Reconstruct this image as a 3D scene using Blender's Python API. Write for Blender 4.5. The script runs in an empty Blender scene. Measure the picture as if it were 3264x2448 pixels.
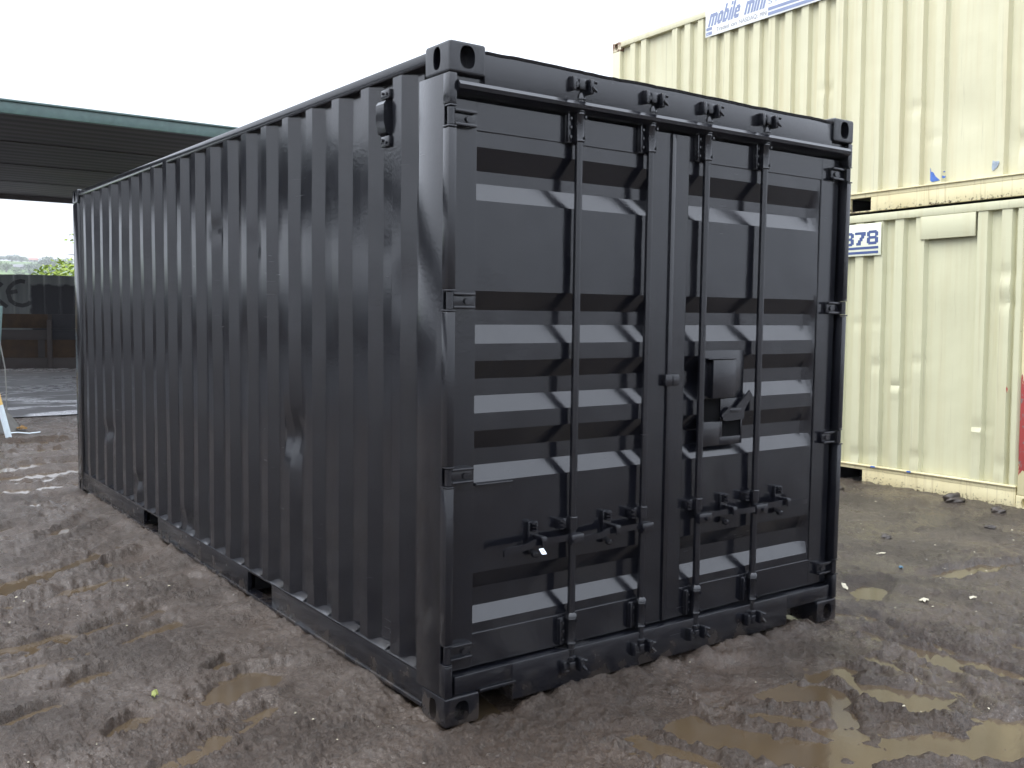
import bpy, bmesh, math, random
import numpy as np
from mathutils import Vector, Matrix
R = math.radians
scene = bpy.context.scene
COL = scene.collection
random.seed(7)
RNG = np.random.default_rng(11)

# ------------------------------------------------------------------ camera
cam_d = bpy.data.cameras.new("camera")
cam_d.sensor_fit = 'HORIZONTAL'; cam_d.sensor_width = 36.0; cam_d.lens = 34.47
cam_d.clip_start = 0.05; cam_d.clip_end = 6000
cam = bpy.data.objects.new("camera", cam_d); COL.objects.link(cam)
_yaw, _pit, _rol = 0.62981, -0.073771, 0.012272
CAM = Vector((-1.95284, -3.08936, 1.60169))
_f = Vector((math.sin(_yaw)*math.cos(_pit), math.cos(_yaw)*math.cos(_pit), math.sin(_pit)))
_r = Vector((math.cos(_yaw), -math.sin(_yaw), 0)); _u = _r.cross(_f)
_r2 = _r*math.cos(_rol) + _u*math.sin(_rol); _u2 = _u*math.cos(_rol) - _r*math.sin(_rol)
M3 = Matrix((( _r2.x, _u2.x, -_f.x), (_r2.y, _u2.y, -_f.y), (_r2.z, _u2.z, -_f.z)))
cam.matrix_world = Matrix.Translation(CAM) @ M3.to_4x4()
scene.camera = cam

# ------------------------------------------------------------------ world: overcast sky
SUN_EL, SUN_AZ = R(55), R(296)
world = bpy.data.worlds.new("World"); scene.world = world; world.use_nodes = True
wt = world.node_tree; wt.nodes.clear()
def wn(t): return wt.nodes.new(t)
w_out = wn('ShaderNodeOutputWorld'); w_bg = wn('ShaderNodeBackground')
w_sky = wn('ShaderNodeTexSky'); w_sky.sky_type = 'NISHITA'; w_sky.sun_disc = False
w_sky.sun_elevation = SUN_EL; w_sky.sun_rotation = SUN_AZ
w_sky.air_density = 1.0; w_sky.dust_density = 6.0; w_sky.ozone_density = 1.0
w_hs = wn('ShaderNodeHueSaturation'); w_hs.inputs['Saturation'].default_value = 0.25
wt.links.new(w_sky.outputs[0], w_hs.inputs['Color'])
# cloud cover: even grey-white layer, brighter towards the zenith as an overcast sky is
w_tc = wn('ShaderNodeTexCoord'); w_sep = wn('ShaderNodeSeparateXYZ')
wt.links.new(w_tc.outputs['Generated'], w_sep.inputs[0])
w_mr = wn('ShaderNodeMapRange'); w_mr.inputs[1].default_value = -0.05; w_mr.inputs[2].default_value = 1.0
w_mr.inputs[3].default_value = 4.3; w_mr.inputs[4].default_value = 20.0
wt.links.new(w_sep.outputs[2], w_mr.inputs[0])
w_no = wn('ShaderNodeTexNoise'); w_no.inputs['Scale'].default_value = 2.2; w_no.inputs['Detail'].default_value = 4
wt.links.new(w_tc.outputs['Generated'], w_no.inputs['Vector'])
w_mn = wn('ShaderNodeMapRange'); w_mn.inputs[1].default_value = .25; w_mn.inputs[2].default_value = .75
w_mn.inputs[3].default_value = .88; w_mn.inputs[4].default_value = 1.12
wt.links.new(w_no.outputs[0], w_mn.inputs[0])
w_mul = wn('ShaderNodeMath'); w_mul.operation = 'MULTIPLY'
wt.links.new(w_mr.outputs[0], w_mul.inputs[0]); wt.links.new(w_mn.outputs[0], w_mul.inputs[1])
w_cl = wn('ShaderNodeVectorMath'); w_cl.operation = 'SCALE'; w_cl.inputs[0].default_value = (0.90, 0.97, 1.10)
wt.links.new(w_mul.outputs[0], w_cl.inputs['Scale'])
w_mix = wn('ShaderNodeMix'); w_mix.data_type = 'RGBA'; w_mix.inputs[0].default_value = 0.85
wt.links.new(w_hs.outputs[0], w_mix.inputs[6]); wt.links.new(w_cl.outputs[0], w_mix.inputs[7])
wt.links.new(w_mix.outputs[2], w_bg.inputs[0]); w_bg.inputs[1].default_value = 0.10
wt.links.new(w_bg.outputs[0], w_out.inputs[0])

sun_d = bpy.data.lights.new("sun", 'SUN'); sun_d.energy = 0.9; sun_d.angle = R(50); sun_d.color = (1, .96, .9)
sun = bpy.data.objects.new("sun", sun_d); COL.objects.link(sun)
_sd = Vector((math.sin(SUN_AZ)*math.cos(SUN_EL), math.cos(SUN_AZ)*math.cos(SUN_EL), math.sin(SUN_EL)))
sun.rotation_euler = _sd.to_track_quat('Z', 'Y').to_euler()
vs = scene.view_settings
vs.view_transform = 'Standard'; vs.look = 'None'; vs.exposure = 1.2; vs.gamma = 1.0; vs.use_curve_mapping = False

# ------------------------------------------------------------------ material helpers
class NT:
    def __init__(s, name):
        s.m = bpy.data.materials.new(name); s.m.use_nodes = True
        s.t = s.m.node_tree; s.t.nodes.clear()
        s.out = s.n('ShaderNodeOutputMaterial'); s.b = s.n('ShaderNodeBsdfPrincipled')
        s.t.links.new(s.b.outputs[0], s.out.inputs[0])
    def n(s, t, **kw):
        x = s.t.nodes.new(t)
        for k, v in kw.items(): setattr(x, k, v)
        return x
    def l(s, a, b): s.t.links.new(a, b)
    def put(s, v, sock):
        if isinstance(v, (int, float)): sock.default_value = v
        elif isinstance(v, (tuple, list)): sock.default_value = tuple(v) + ((1,) if len(v) == 3 and len(sock.default_value) == 4 else ())
        else: s.l(v, sock)
    def coord(s, kind='Object', scale=(1,1,1), rot=0):
        tc = s.n('ShaderNodeTexCoord'); mp = s.n('ShaderNodeMapping'); mp.inputs['Scale'].default_value = scale
        mp.inputs['Rotation'].default_value = (0,0,rot)
        s.l(tc.outputs[kind], mp.inputs[0]); return mp.outputs[0]
    def noise(s, vec, scale, detail=4, rough=.55, dist=0):
        x = s.n('ShaderNodeTexNoise'); x.inputs['Scale'].default_value = scale; x.inputs['Detail'].default_value = detail
        x.inputs['Roughness'].default_value = rough; x.inputs['Distortion'].default_value = dist
        s.l(vec, x.inputs['Vector']); return x.outputs[0]
    def voro(s, vec, scale, feat='F1'):
        x = s.n('ShaderNodeTexVoronoi'); x.feature = feat; x.inputs['Scale'].default_value = scale
        s.l(vec, x.inputs['Vector']); return x.outputs[0]
    def rng(s, v, a, b, c=0., d=1., smooth=False):
        x = s.n('ShaderNodeMapRange'); x.clamp = True
        if smooth: x.interpolation_type = 'SMOOTHSTEP'
        s.put(v, x.inputs[0])
        for i, q in enumerate((a, b, c, d)): s.put(q, x.inputs[i+1])
        return x.outputs[0]
    def math(s, op, a, b=0.):
        x = s.n('ShaderNodeMath'); x.operation = op; s.put(a, x.inputs[0]); s.put(b, x.inputs[1]); return x.outputs[0]
    def mix(s, f, a, b):
        x = s.n('ShaderNodeMix'); x.data_type = 'RGBA'; s.put(f, x.inputs[0]); s.put(a, x.inputs[6]); s.put(b, x.inputs[7]); return x.outputs[2]
    def sep(s, vec):
        x = s.n('ShaderNodeSeparateXYZ'); s.l(vec, x.inputs[0]); return x.outputs
    def pos(s): return s.n('ShaderNodeNewGeometry').outputs['Position']
    def bump(s, h, strength, dist, prev=None):
        x = s.n('ShaderNodeBump'); x.inputs['Strength'].default_value = strength; x.inputs['Distance'].default_value = dist
        s.put(h, x.inputs['Height'])
        if prev is not None: s.l(prev, x.inputs['Normal'])
        return x.outputs[0]
    def fin(s, color=None, rough=None, metal=None, normal=None, spec=None):
        b = s.b
        if color is not None: s.put(color, b.inputs['Base Color'])
        if rough is not None: s.put(rough, b.inputs['Roughness'])
        if metal is not None: s.put(metal, b.inputs['Metallic'])
        if spec is not None: s.put(spec, b.inputs['Specular IOR Level'])
        if normal is not None: s.l(normal, b.inputs['Normal'])
        return s.m
MAT = {}

def m_black(name, seed, rough0=.14):
    t = NT(name); v = t.coord('Object')
    big = t.noise(v, 1.7, 3); mid = t.noise(v, 9, 4); fine = t.noise(v, 260, 2); peel = t.noise(v, 70, 3)
    stre = t.noise(t.coord('Object', (14, 14, .8)), 1.0, 5)
    spk = t.rng(t.voro(v, 26), .0, .06, 1, 0)
    col = t.mix(t.rng(mid, .35, .75), (.0035, .0038, .0060), (.0065, .0068, .0095))
    col = t.mix(t.math('MULTIPLY', t.rng(stre, .55, .8), .35), col, (.018, .017, .016))
    z = t.sep(v)[2]
    mud = t.math('MULTIPLY', t.rng(t.math('ADD', t.noise(v, 11, 6), t.math('MULTIPLY', z, -1.5)), .38, .54), .7)
    col = t.mix(mud, col, (.030, .023, .018))
    rgh = t.math('ADD', t.rng(big, .3, .7, rough0, rough0+.05), t.math('MULTIPLY', t.rng(mid, .45, .75), .05))
    sc1 = t.rng(t.noise(t.coord('Object', (3, 3, 60)), 2.2, 3, .5, .6), .70, .74); sc2 = t.rng(t.noise(v, 2.6, 2), .56, .66)
    scr = t.math('MULTIPLY', sc1, sc2); rgh = t.math('ADD', rgh, t.math('MULTIPLY', scr, .25)); col = t.mix(t.math('MULTIPLY', scr, .6), col, (.03, .03, .032))
    rgh = t.math('ADD', rgh, t.math('MULTIPLY', mud, .25))
    n = t.bump(big, .07, .02); n = t.bump(peel, .10, .004, n); n = t.bump(fine, .05, .002, n); n = t.bump(spk, .25, .002, n)
    return t.fin(col, rgh, 0, n, .62)
MAT['black'] = m_black('black_paint', 1)

def m_cream(name, base, warm, grime):
    t = NT(name); v = t.coord('Object')
    stre = t.noise(t.coord('Object', (9, 9, .35)), 1.6, 6, .6)
    stre2 = t.noise(t.coord('Object', (38, 38, .7)), 1.0, 5, .65)
    big = t.noise(v, 1.3, 4)
    col = t.mix(t.rng(big, .3, .7), base, tuple(c*.93 for c in base))
    col = t.mix(t.math('MULTIPLY', t.rng(stre, .48, .78), .55), col, warm)
    col = t.mix(t.math('MULTIPLY', t.rng(stre2, .6, .8), grime), col, (.19, .15, .09))
    sp = t.noise(v, 34, 5, .7); sp2 = t.noise(v, 2.3, 3)
    m = t.math('MULTIPLY', t.rng(sp, .70, .74), t.rng(sp2, .5, .62))
    col = t.mix(m, col, (.10, .05, .025))
    n = t.bump(t.noise(v, 5, 3), .25, .012); n = t.bump(t.noise(v, 90, 3), .12, .002, n)
    return t.fin(col, t.rng(stre2, .3, .7, .42, .6), 0, n, .4)
MAT['cream'] = m_cream('cream_paint', (.60, .575, .395), (.50, .42, .24), .62)
MAT['cream_low'] = m_cream('cream_paint_greenish', (.56, .55, .375), (.46, .41, .24), .5)

def m_rail(name, zc):
    # cream paint with rusted seam, runs and mud splatter, local z measured from container base
    t = NT(name); v = t.coord('Object'); z = t.sep(v)[2]
    stre = t.noise(t.coord('Object', (30, 30, .9)), 1.2, 5, .65)
    col = t.mix(t.rng(t.noise(v, 2, 4), .3, .7), (.72, .66, .42), (.62, .54, .31))
    col = t.mix(t.math('MULTIPLY', t.rng(stre, .55, .78), .6), col, (.25, .17, .08))
    spl = t.noise(v, 42, 6, .75); zone = t.noise(t.coord('Object', (1.4, 1.4, 4)), 1.0, 3)
    m = t.rng(t.math('ADD', spl, t.math('ADD', t.math('MULTIPLY', zone, .32), t.math('MULTIPLY', z, zc))), .66, .72)
    col = t.mix(m, col, (.085, .062, .04))
    return t.fin(col, .55, 0, t.bump(spl, .3, .004), .35)
MAT['rail_mud'] = m_rail('cream_rail_muddy', -.9)
MAT['rail'] = m_rail('cream_rail', -1.6)

def simple(name, c, rough=.5, metal=0, var=.25, scale=20, bump=.15, spec=.5):
    t = NT(name); v = t.coord('Object'); n = t.noise(v, scale, 5)
    col = t.mix(t.rng(n, .3, .7), tuple(x*(1-var) for x in c), tuple(min(1, x*(1+var)) for x in c))
    return t.fin(col, t.rng(n, .3, .7, max(.02, rough-.08), rough+.08), metal, t.bump(n, bump, .004), spec)
MAT['sign_white'] = simple('sign_white', (.80, .82, .80), .4, 0, .05, 6, .02)
MAT['sign_cream'] = simple('sign_cream', (.74, .76, .60), .4, 0, .05, 6, .02)
MAT['sign_blue'] = simple('sign_blue', (.055, .085, .21), .45, 0, .08, 9, .02)
MAT['sign_flare'] = simple('flare_lightened_sign_blue', (.21, .25, .38), .45, 0, .08, 9, .02)  # upper sign lettering: lens flare lightening put into the blue
MAT['sign_grey'] = simple('sign_grey', (.22, .22, .26), .5, 0, .1, 9, .02)
MAT['chip_blue'] = simple('old_blue_paint', (.06, .14, .42), .45, 0, .2, 30)
MAT['chip_grey'] = simple('bare_primer', (.28, .33, .38), .5, 0, .3, 30)
MAT['galv'] = simple('bright_steel', (.72, .74, .76), .22, .9, .1, 30, .05)
MAT['dark_hole'] = simple('hole_shade_black', (.004, .004, .0045), .9, 0, .2, spec=.1)  # near-black colour paints in the shade of openings and pockets
MAT['green_steel'] = simple('green_painted_steel', (.070, .118, .110), .45, 0, .2, 8)
MAT['concrete_block'] = simple('dirty_concrete', (.10, .095, .085), .75, 0, .35, 9, .5)
MAT['white_plastic'] = simple('white_plastic', (.62, .70, .74), .4, 0, .06, 14)
MAT['amber_plastic'] = simple('amber_plastic', (.62, .42, .14), .4, 0, .1, 14)
MAT['cable'] = simple('grey_cable', (.16, .16, .15), .5, 0, .2, 20)
MAT['orange_rag'] = simple('orange_rag', (.16, .085, .02), .8, 0, .3, 40)
MAT['rust'] = (lambda t: (lambda v: t.fin(t.mix(t.rng(t.noise(v, 3, 6, .6), .35, .7), (.040, .025, .016), (.082, .048, .024)), .8, 0, t.bump(t.noise(v, 20, 4), .4, .01), .3))(t.coord('Object')))(NT('rusty_panel'))
def m_casting():
    t = NT('rusty_casting'); v = t.coord('Object'); n = t.noise(v, 16, 6, .65)
    col = t.mix(t.rng(n, .45, .55), (.62, .56, .40), (.16, .085, .06))
    return t.fin(col, .65, 0, t.bump(n, .4, .004), .3)
MAT['cast_rust'] = m_casting()
def m_post():
    # cream post where old red paint and primer show through
    t = NT('flaking_cream_over_red'); v = t.coord('Object'); z = t.sep(v)[2]
    n = t.noise(t.coord('Object', (6, 6, 2.2)), 1.8, 7, .62, .4)
    band = t.math('MULTIPLY', t.rng(z, .25, .42), t.rng(z, .95, 1.25, 1, 0))
    m = t.rng(t.math('ADD', n, t.math('MULTIPLY', band, .22)), .62, .635)
    m2 = t.rng(t.noise(v, 22, 5, .6), .56, .62)
    red = t.mix(m2, (.36, .065, .06), (.20, .18, .17))
    return t.fin(t.mix(m, (.66, .60, .36), red), .55, 0, t.bump(m, .5, .003), .3)
MAT['post_red'] = m_post()

# ------------------------------------------------------------------ mesh helpers
class MB:
    def __init__(s): s.v = []; s.f = []; s.sm = []
    def add(s, vs_, fs, smooth=False):
        o = len(s.v); s.v += [tuple(p) for p in vs_]
        for q in fs: s.f.append(tuple(i+o for i in q)); s.sm.append(smooth)
        return s
    def box(s, x0, x1, y0, y1, z0, z1):
        v = [(x0,y0,z0),(x1,y0,z0),(x1,y1,z0),(x0,y1,z0),(x0,y0,z1),(x1,y0,z1),(x1,y1,z1),(x0,y1,z1)]
        return s.add(v, [(0,3,2,1),(4,5,6,7),(0,1,5,4),(1,2,6,5),(2,3,7,6),(3,0,4,7)])
    def cbox(s, x0, x1, y0, y1, z0, z1, c=.004):
        # box with chamfered edges
        bm = bmesh.new()
        vv = [bm.verts.new(p) for p in [(x0,y0,z0),(x1,y0,z0),(x1,y1,z0),(x0,y1,z0),(x0,y0,z1),(x1,y0,z1),(x1,y1,z1),(x0,y1,z1)]]
        for q in [(0,3,2,1),(4,5,6,7),(0,1,5,4),(1,2,6,5),(2,3,7,6),(3,0,4,7)]: bm.faces.new([vv[i] for i in q])
        bmesh.ops.bevel(bm, geom=list(bm.edges), offset=c, segments=2, profile=.5, affect='EDGES')
        bm.verts.index_update()
        s.add([v.co[:] for v in bm.verts], [tuple(v.index for v in f.verts) for f in bm.faces]); bm.free(); return s
    def prism(s, poly, axis, a, b):
        # poly: 2-D outline in the two other axes (order xyz without axis)
        def P(p, t):
            return {'x': (t, p[0], p[1]), 'y': (p[0], t, p[1]), 'z': (p[0], p[1], t)}[axis]
        n = len(poly); v = [P(p, a) for p in poly] + [P(p, b) for p in poly]
        f = [tuple(range(n))[::-1], tuple(range(n, 2*n))] + [(i, (i+1) % n, n+(i+1) % n, n+i) for i in range(n)]
        return s.add(v, f)
    def tube(s, pts, r, n=10, caps=True):
        pts = [Vector(p) for p in pts]; rs = r if isinstance(r, (list, tuple)) else [r]*len(pts)
        rings = []; up = None
        for i, p in enumerate(pts):
            d = (pts[min(i+1, len(pts)-1)] - pts[max(i-1, 0)]).normalized()
            if up is None: up = Vector((0,0,1)) if abs(d.z) < .9 else Vector((1,0,0))
            a = d.cross(up).normalized(); up = a.cross(d).normalized()
            rings.append([p + (a*math.cos(2*math.pi*k/n) + up*math.sin(2*math.pi*k/n))*rs[i] for k in range(n)])
        v = [q for ring in rings for q in ring]; f = []
        for i in range(len(pts)-1):
            for k in range(n): f.append((i*n+k, i*n+(k+1) % n, (i+1)*n+(k+1) % n, (i+1)*n+k))
        s.add(v, f, True)
        if caps: s.add(rings[0], [tuple(range(n))]); s.add(rings[-1], [tuple(range(n))[::-1]])
        return s
    def lathe(s, cx, cy, prof, n=16):
        # prof: (radius, z) from bottom to top about a vertical axis
        v = []; f = []
        for r_, z in prof: v += [(cx+r_*math.cos(2*math.pi*k/n), cy+r_*math.sin(2*math.pi*k/n), z) for k in range(n)]
        for i in range(len(prof)-1):
            for k in range(n): f.append((i*n+k, i*n+(k+1) % n, (i+1)*n+(k+1) % n, (i+1)*n+k))
        s.add(v, f, True); o = len(prof)
        s.add(v[:n], [tuple(range(n))[::-1]]); s.add(v[-n:], [tuple(range(n))]); return s
    def grid(s, P, smooth=True, flip=False):
        # P[i][j] points
        ni, nj = len(P), len(P[0]); v = [p for row in P for p in row]; f = []
        for i in range(ni-1):
            for j in range(nj-1):
                q = (i*nj+j, i*nj+j+1, (i+1)*nj+j+1, (i+1)*nj+j)
                f.append(q[::-1] if flip else q)
        return s.add(v, f, smooth)
    def build(s, name, mat, parent=None, angle=32, fix=True, kind=None, smooth=None):
        me = bpy.data.meshes.new(name); me.from_pydata(s.v, [], s.f)
        if fix:
            bm = bmesh.new(); bm.from_mesh(me)
            bmesh.ops.recalc_face_normals(bm, faces=list(bm.faces)); bm.to_mesh(me); bm.free()
        me.polygons.foreach_set('use_smooth', s.sm)
        me.set_sharp_from_angle(angle=R(angle))
        me.materials.append(MAT[mat] if isinstance(mat, str) else mat)
        o = bpy.data.objects.new(name, me); COL.objects.link(o)
        if parent is not None: o.parent = parent
        if kind: o['kind'] = kind
        return o
def thing(name, label, cat, loc=(0,0,0), rot=(0,0,0), group=None):
    o = bpy.data.objects.new(name, None); o.empty_display_size = .2; COL.objects.link(o)
    o.location = loc; o.rotation_euler = rot; o['label'] = label; o['category'] = cat
    if group: o['group'] = group
    return o
def tag(o, label, cat, group=None):
    o['label'] = label; o['category'] = cat
    if group: o['group'] = group
    return o
def boolean_cut(me, cutters):
    o = bpy.data.objects.new('tmp', me); COL.objects.link(o); cs = []
    for c in cutters:
        co = bpy.data.objects.new('tmpc', c); COL.objects.link(co); cs.append(co)
        md = o.modifiers.new('b', 'BOOLEAN'); md.object = co; md.operation = 'DIFFERENCE'; md.solver = 'EXACT'
    dg = bpy.context.evaluated_depsgraph_get()
    res = bpy.data.meshes.new_from_object(o.evaluated_get(dg))
    for c in cs: bpy.data.objects.remove(c)
    bpy.data.objects.remove(o); return res
def smoothstep(a, b, x):
    t = np.clip((x-a)/(b-a), 0, 1); return t*t*(3-2*t)
# 2-D gradient noise, vectorised
_perm = np.random.default_rng(5).permutation(256); _perm = np.concatenate([_perm, _perm, _perm])
_ga = np.random.default_rng(6).uniform(0, 2*np.pi, 256); _gx, _gy = np.cos(_ga), np.sin(_ga)
def pnoise(x, y):
    xi = np.floor(x).astype(np.int64); yi = np.floor(y).astype(np.int64); xf = x-xi; yf = y-yi
    u = xf*xf*xf*(xf*(xf*6-15)+10); v = yf*yf*yf*(yf*(yf*6-15)+10)
    def g(a, b):
        h = _perm[_perm[(xi+a) & 255] + ((yi+b) & 255)]
        return _gx[h]*(xf-a) + _gy[h]*(yf-b)
    return ((g(0,0)*(1-u)+g(1,0)*u)*(1-v) + (g(0,1)*(1-u)+g(1,1)*u)*v)*1.5
def fbm(x, y, o=4, lac=2.03, gain=.5):
    s = 0; a = 1; 
    for i in range(o): s = s + a*pnoise(x+17.3*i, y-9.1*i); x = x*lac; y = y*lac; a *= gain
    return s

# ------------------------------------------------------------------ corner casting mesh (shared): outer corner at origin, body towards +x +y +z
def oval_mesh(axis, c, a, b, d0, d1):
    pts = []
    for k in range(28):
        t = 2*math.pi*k/28; pts.append((c[0]+a*math.copysign(abs(math.cos(t))**.8, math.cos(t)), c[1]+b*math.copysign(abs(math.sin(t))**.8, math.sin(t))))
    m = MB().prism(pts, axis, d0, d1); me = bpy.data.meshes.new('c'); me.from_pydata(m.v, [], m.f)
    bm = bmesh.new(); bm.from_mesh(me); bmesh.ops.recalc_face_normals(bm, faces=list(bm.faces)); bm.to_mesh(me); bm.free(); return me
def casting_mesh(lx=.162, ly=.178, lz=.118):
    m = MB().cbox(0, lx, 0, ly, 0, lz, .012)
    me = bpy.data.meshes.new('corner_casting'); me.from_pydata(m.v, [], m.f)
    bm = bmesh.new(); bm.from_mesh(me); bmesh.ops.recalc_face_normals(bm, faces=list(bm.faces)); bm.to_mesh(me); bm.free()
    hole_s = oval_mesh('x', (.089, .056), .0255, .042, -.01, .055)
    hole_e = oval_mesh('y', (.078, .056), .033, .042, -.01, .06)
    hole_t = oval_mesh('z', (.085, .09), .06, .032, .085, .15)
    return boolean_cut(me, [hole_s, hole_e, hole_t])
CAST = casting_mesh()
def place_casting(parent, x, y, z, sx, sy, up, mat):
    # x,y,z = the outer corner; sx, sy = direction of the body; up = +1 body rises from z, -1 hangs from z
    me = bpy.data.meshes.new('corner_casting'); 
    v = [(x+sx*p.co.x, y+sy*p.co.y, z+up*p.co.z if up > 0 else z-.0+(-p.co.z)) for p in CAST.vertices]
    me.from_pydata(v, [], [tuple(q.vertices) for q in CAST.polygons])
    bm = bmesh.new(); bm.from_mesh(me); bmesh.ops.recalc_face_normals(bm, faces=list(bm.faces)); bm.to_mesh(me); bm.free()
    me.polygons.foreach_set('use_smooth', [True]*len(me.polygons)); me.set_sharp_from_angle(angle=R(40))
    me.materials.append(MAT[mat]); o = bpy.data.objects.new('corner_casting', me); COL.objects.link(o); o.parent = parent
    wn_ = o.modifiers.new('even_normals', 'WEIGHTED_NORMAL'); wn_.keep_sharp = True; wn_.weight = 90
    return o

# ================================================================== BLACK CONTAINER
W, L, H = 2.438, 6.058, 2.591
box = thing('shipping_container', 'black freshly painted container with double doors standing in the mud', 'shipping container', (0,0,0))
for (x, sx) in ((0, 1), (W, -1)):
    for (y, sy) in ((0, 1), (L, -1)):
        place_casting(box, x, y, 0, sx, sy, 1, 'black'); place_casting(box, x, y, H, sx, sy, -1, 'black')
HZ = (2.318, 1.640, .972, .283)          # hinge heights
GAP = .042
# corner posts, door end: side plate + front lip broken at the hinges + inner web
for (mx, sg) in ((0, 1), (W, -1)):
    X = lambda a, b: (mx+sg*a, mx+sg*b) if sg > 0 else (mx-b, mx-a)
    p = MB()
    p.cbox(*X(.003, .012), .040, .222, .117, 2.474, .002)
    zs = [.117] + [q for h in reversed(HZ) for q in (h-GAP, h+GAP)] + [2.474]
    for i in range(0, len(zs), 2): p.cbox(*X(.002, .036), .003, .048, zs[i], zs[i+1], .004)
    p.box(*X(.010, .055), .115, .20, .117, 2.474); p.box(*X(.010, .016), .046, .12, .117, 2.474)
    p.build('corner_post', 'black', box)
    q = MB(); q.cbox(*X(.002, .150), L-.175, L-.003, .117, 2.474, .006); q.build('corner_post', 'black', box)
# side walls: trapezoid corrugation, gently waved and dented
DENTS = [(1.49, .97, .09, .10, .030), (1.93, 1.945, .06, .07, .018), (1.42, 1.02, .05, .18, .012), (3.15, .235, .10, .06, .022), (2.75, .24, .08, .07, .02),
         (4.96, .63, .10, .05, .022), (5.12, .60, .06, .06, .015), (2.55, 2.05, .05, .06, .012), (.56, 1.95, .08, .10, .010), (4.25, .33, .08, .05, .02),
         (.30, 2.15, .05, .09, .008), (.33, 1.7, .06, .12, .010), (1.05, 1.6, .08, .2, .008), (2.1, 1.3, .1, .25, .008)]
def side_wall(xo, sg, dents):
    ys = []; y0 = .444 - .2773*1
    def prof(y):
        t = ((y-.444) % .2773)
        if t < .068: return t/.068
        if t < .138: return 1.
        if t < .206: return 1-(t-.138)/.068
        return 0.
    brk = []
    k = -2
    while .444+.2773*k < L:
        b = .444+.2773*k
        for e in (0, .068, .138, .206): brk += [b+e, b+e+.034]
        k += 1
    ys = sorted({round(q, 4) for q in brk if .222 < q < L-.176} | {.216, L-.17})
    zs = np.linspace(.168, 2.552, 90)
    rows = []
    for z in zs:
        r_ = []
        for y in ys:
            d = prof(y) if (.222 < y < L-.18) else .3
            ed = min(1, max(0, (z-.168)/.02), 1)
            x = .010 + .036*d + .0035*float(pnoise(np.array(y*1.3), np.array(z*.9+3))) + .0022*float(pnoise(np.array(y*5.1), np.array(z*2.3)))
            for (dy, dz, wy, wz, dep) in dents:
                e = math.exp(-((y-dy)/wy)**2-((z-dz)/wz)**2); x += dep*e*(1 if d < .5 else .4)
            x += .006*math.exp(-((z-.2)/.07)**2)*float(pnoise(np.array(y*3.7), np.array(1.5)))
            r_.append((xo+sg*x, y, z))
        rows.append(r_)
    m = MB().grid(rows, True); o = m.build('side_wall', 'black', box, angle=14, fix=False)
    return o
side_wall(0, 1, DENTS); side_wall(W, -1, [])
# floor-side rails, top rails, roof, rear wall
for sg, x in ((1, 0.), (-1, W)):
    X = lambda a, b: (a, b) if sg > 0 else (W-b, W-a)
    m = MB(); m.cbox(*X(.008, .060), .176, L-.176, 2.528, 2.578, .010); m.build('top_rail', 'black', box)
    m = MB(); P1 = ((1.711, 2.05), (3.711, 4.055)); ends = [.176, P1[0][0], P1[0][1], P1[1][0], P1[1][1], L-.176]
    for i in (0, 2, 4):
        m.cbox(*X(.006, .014), ends[i], ends[i+1], .048, .160, .002)
        m.box(*X(.014, .05), ends[i], ends[i+1], .060, .150)
    for k in range(-1, 20):
        b = .444+.2773*k; y0_, y1_ = max(b+.030, .23), min(b+.172, L-.19)
        if y1_-y0_ < .03: continue
        j = [.004*random.uniform(-1, 1) for _ in range(4)]; xa, xb = X(.004, .046)
        if sg > 0: m.add([(.003, y0_+.01, .1725), (.003, y1_, .1725), (.044, y1_-.012, .190+j[0]), (.044, y0_+.02, .190+j[1]), (.016, (y0_+y1_)/2+j[2], .183+j[3]*.5)], [(0,1,4), (1,2,4), (2,3,4), (3,0,4)])  # wedges in the recesses, shaped to throw sky glints along the ledge
    m.cbox(*X(.004, .062), .176, L-.176, .1605, .172, .003); m.cbox(*X(.0, .062), .176, L-.176, .030, .0478, .003)
    m.build('bottom_rail', 'black', box)
for a, b in ((1.711, 2.05), (3.711, 4.055)):
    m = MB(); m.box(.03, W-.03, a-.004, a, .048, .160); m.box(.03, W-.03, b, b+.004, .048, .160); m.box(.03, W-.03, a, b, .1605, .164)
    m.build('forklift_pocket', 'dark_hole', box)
m = MB(); rows = []
for i in range(60):
    y = .1+(L-.2)*i/59; rows.append([(.05, y, 2.555+.006*(i % 2)), (W-.05, y, 2.555+.006*(i % 2))])
m.grid(rows); m.build('roof_panel', 'black', box, fix=False)
m = MB(); m.box(.14, W-.14, L-.05, L-.02, .10, 2.54); m.build('rear_wall', 'black', box)
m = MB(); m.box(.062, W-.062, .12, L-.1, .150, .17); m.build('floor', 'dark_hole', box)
# header with the projecting rain lip
m = MB(); m.cbox(.1625, W-.1625, .010, .10, 2.425, 2.566, .005); m.box(.04, W-.04, .030, .11, 2.402, 2.470)
m.prism([(.012, 2.452), (-.006, 2.446), (-.016, 2.432), (-.012, 2.418), (.010, 2.404), (.04, 2.404), (.04, 2.452)], 'x', .037, W-.037)
# bent sheet edge on top
rows = []
for i in range(70):
    x = .165+(W-.33)*i/69; w = .003*float(pnoise(np.array(x*6), np.array(.5)))+.002*float(pnoise(np.array(x*25), np.array(2.5)))
    rows.append([(x, .0075, 2.560+w), (x, .004, 2.570+w), (x, .05, 2.573+w), (x, .06, 2.566)])
m.grid(rows); m.build('header_beam', 'black', box)
# door sill with two cut-outs
m = MB(); x0, x1 = .163, W-.163; a0, a1, b0, b1 = .163, .326, 2.045, 2.262
m.cbox(a1, b0, .012, .10, .040, .192, .004); m.cbox(.052, a1-.0005, .0125, .10, .1185, .1915, .003); m.cbox(b0+.0005, W-.052, .0125, .10, .1185, .1915, .003)
m.cbox(.165, .34, .004, .0118, .108, .122, .003)
m.build('door_sill', 'black', box)
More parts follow.
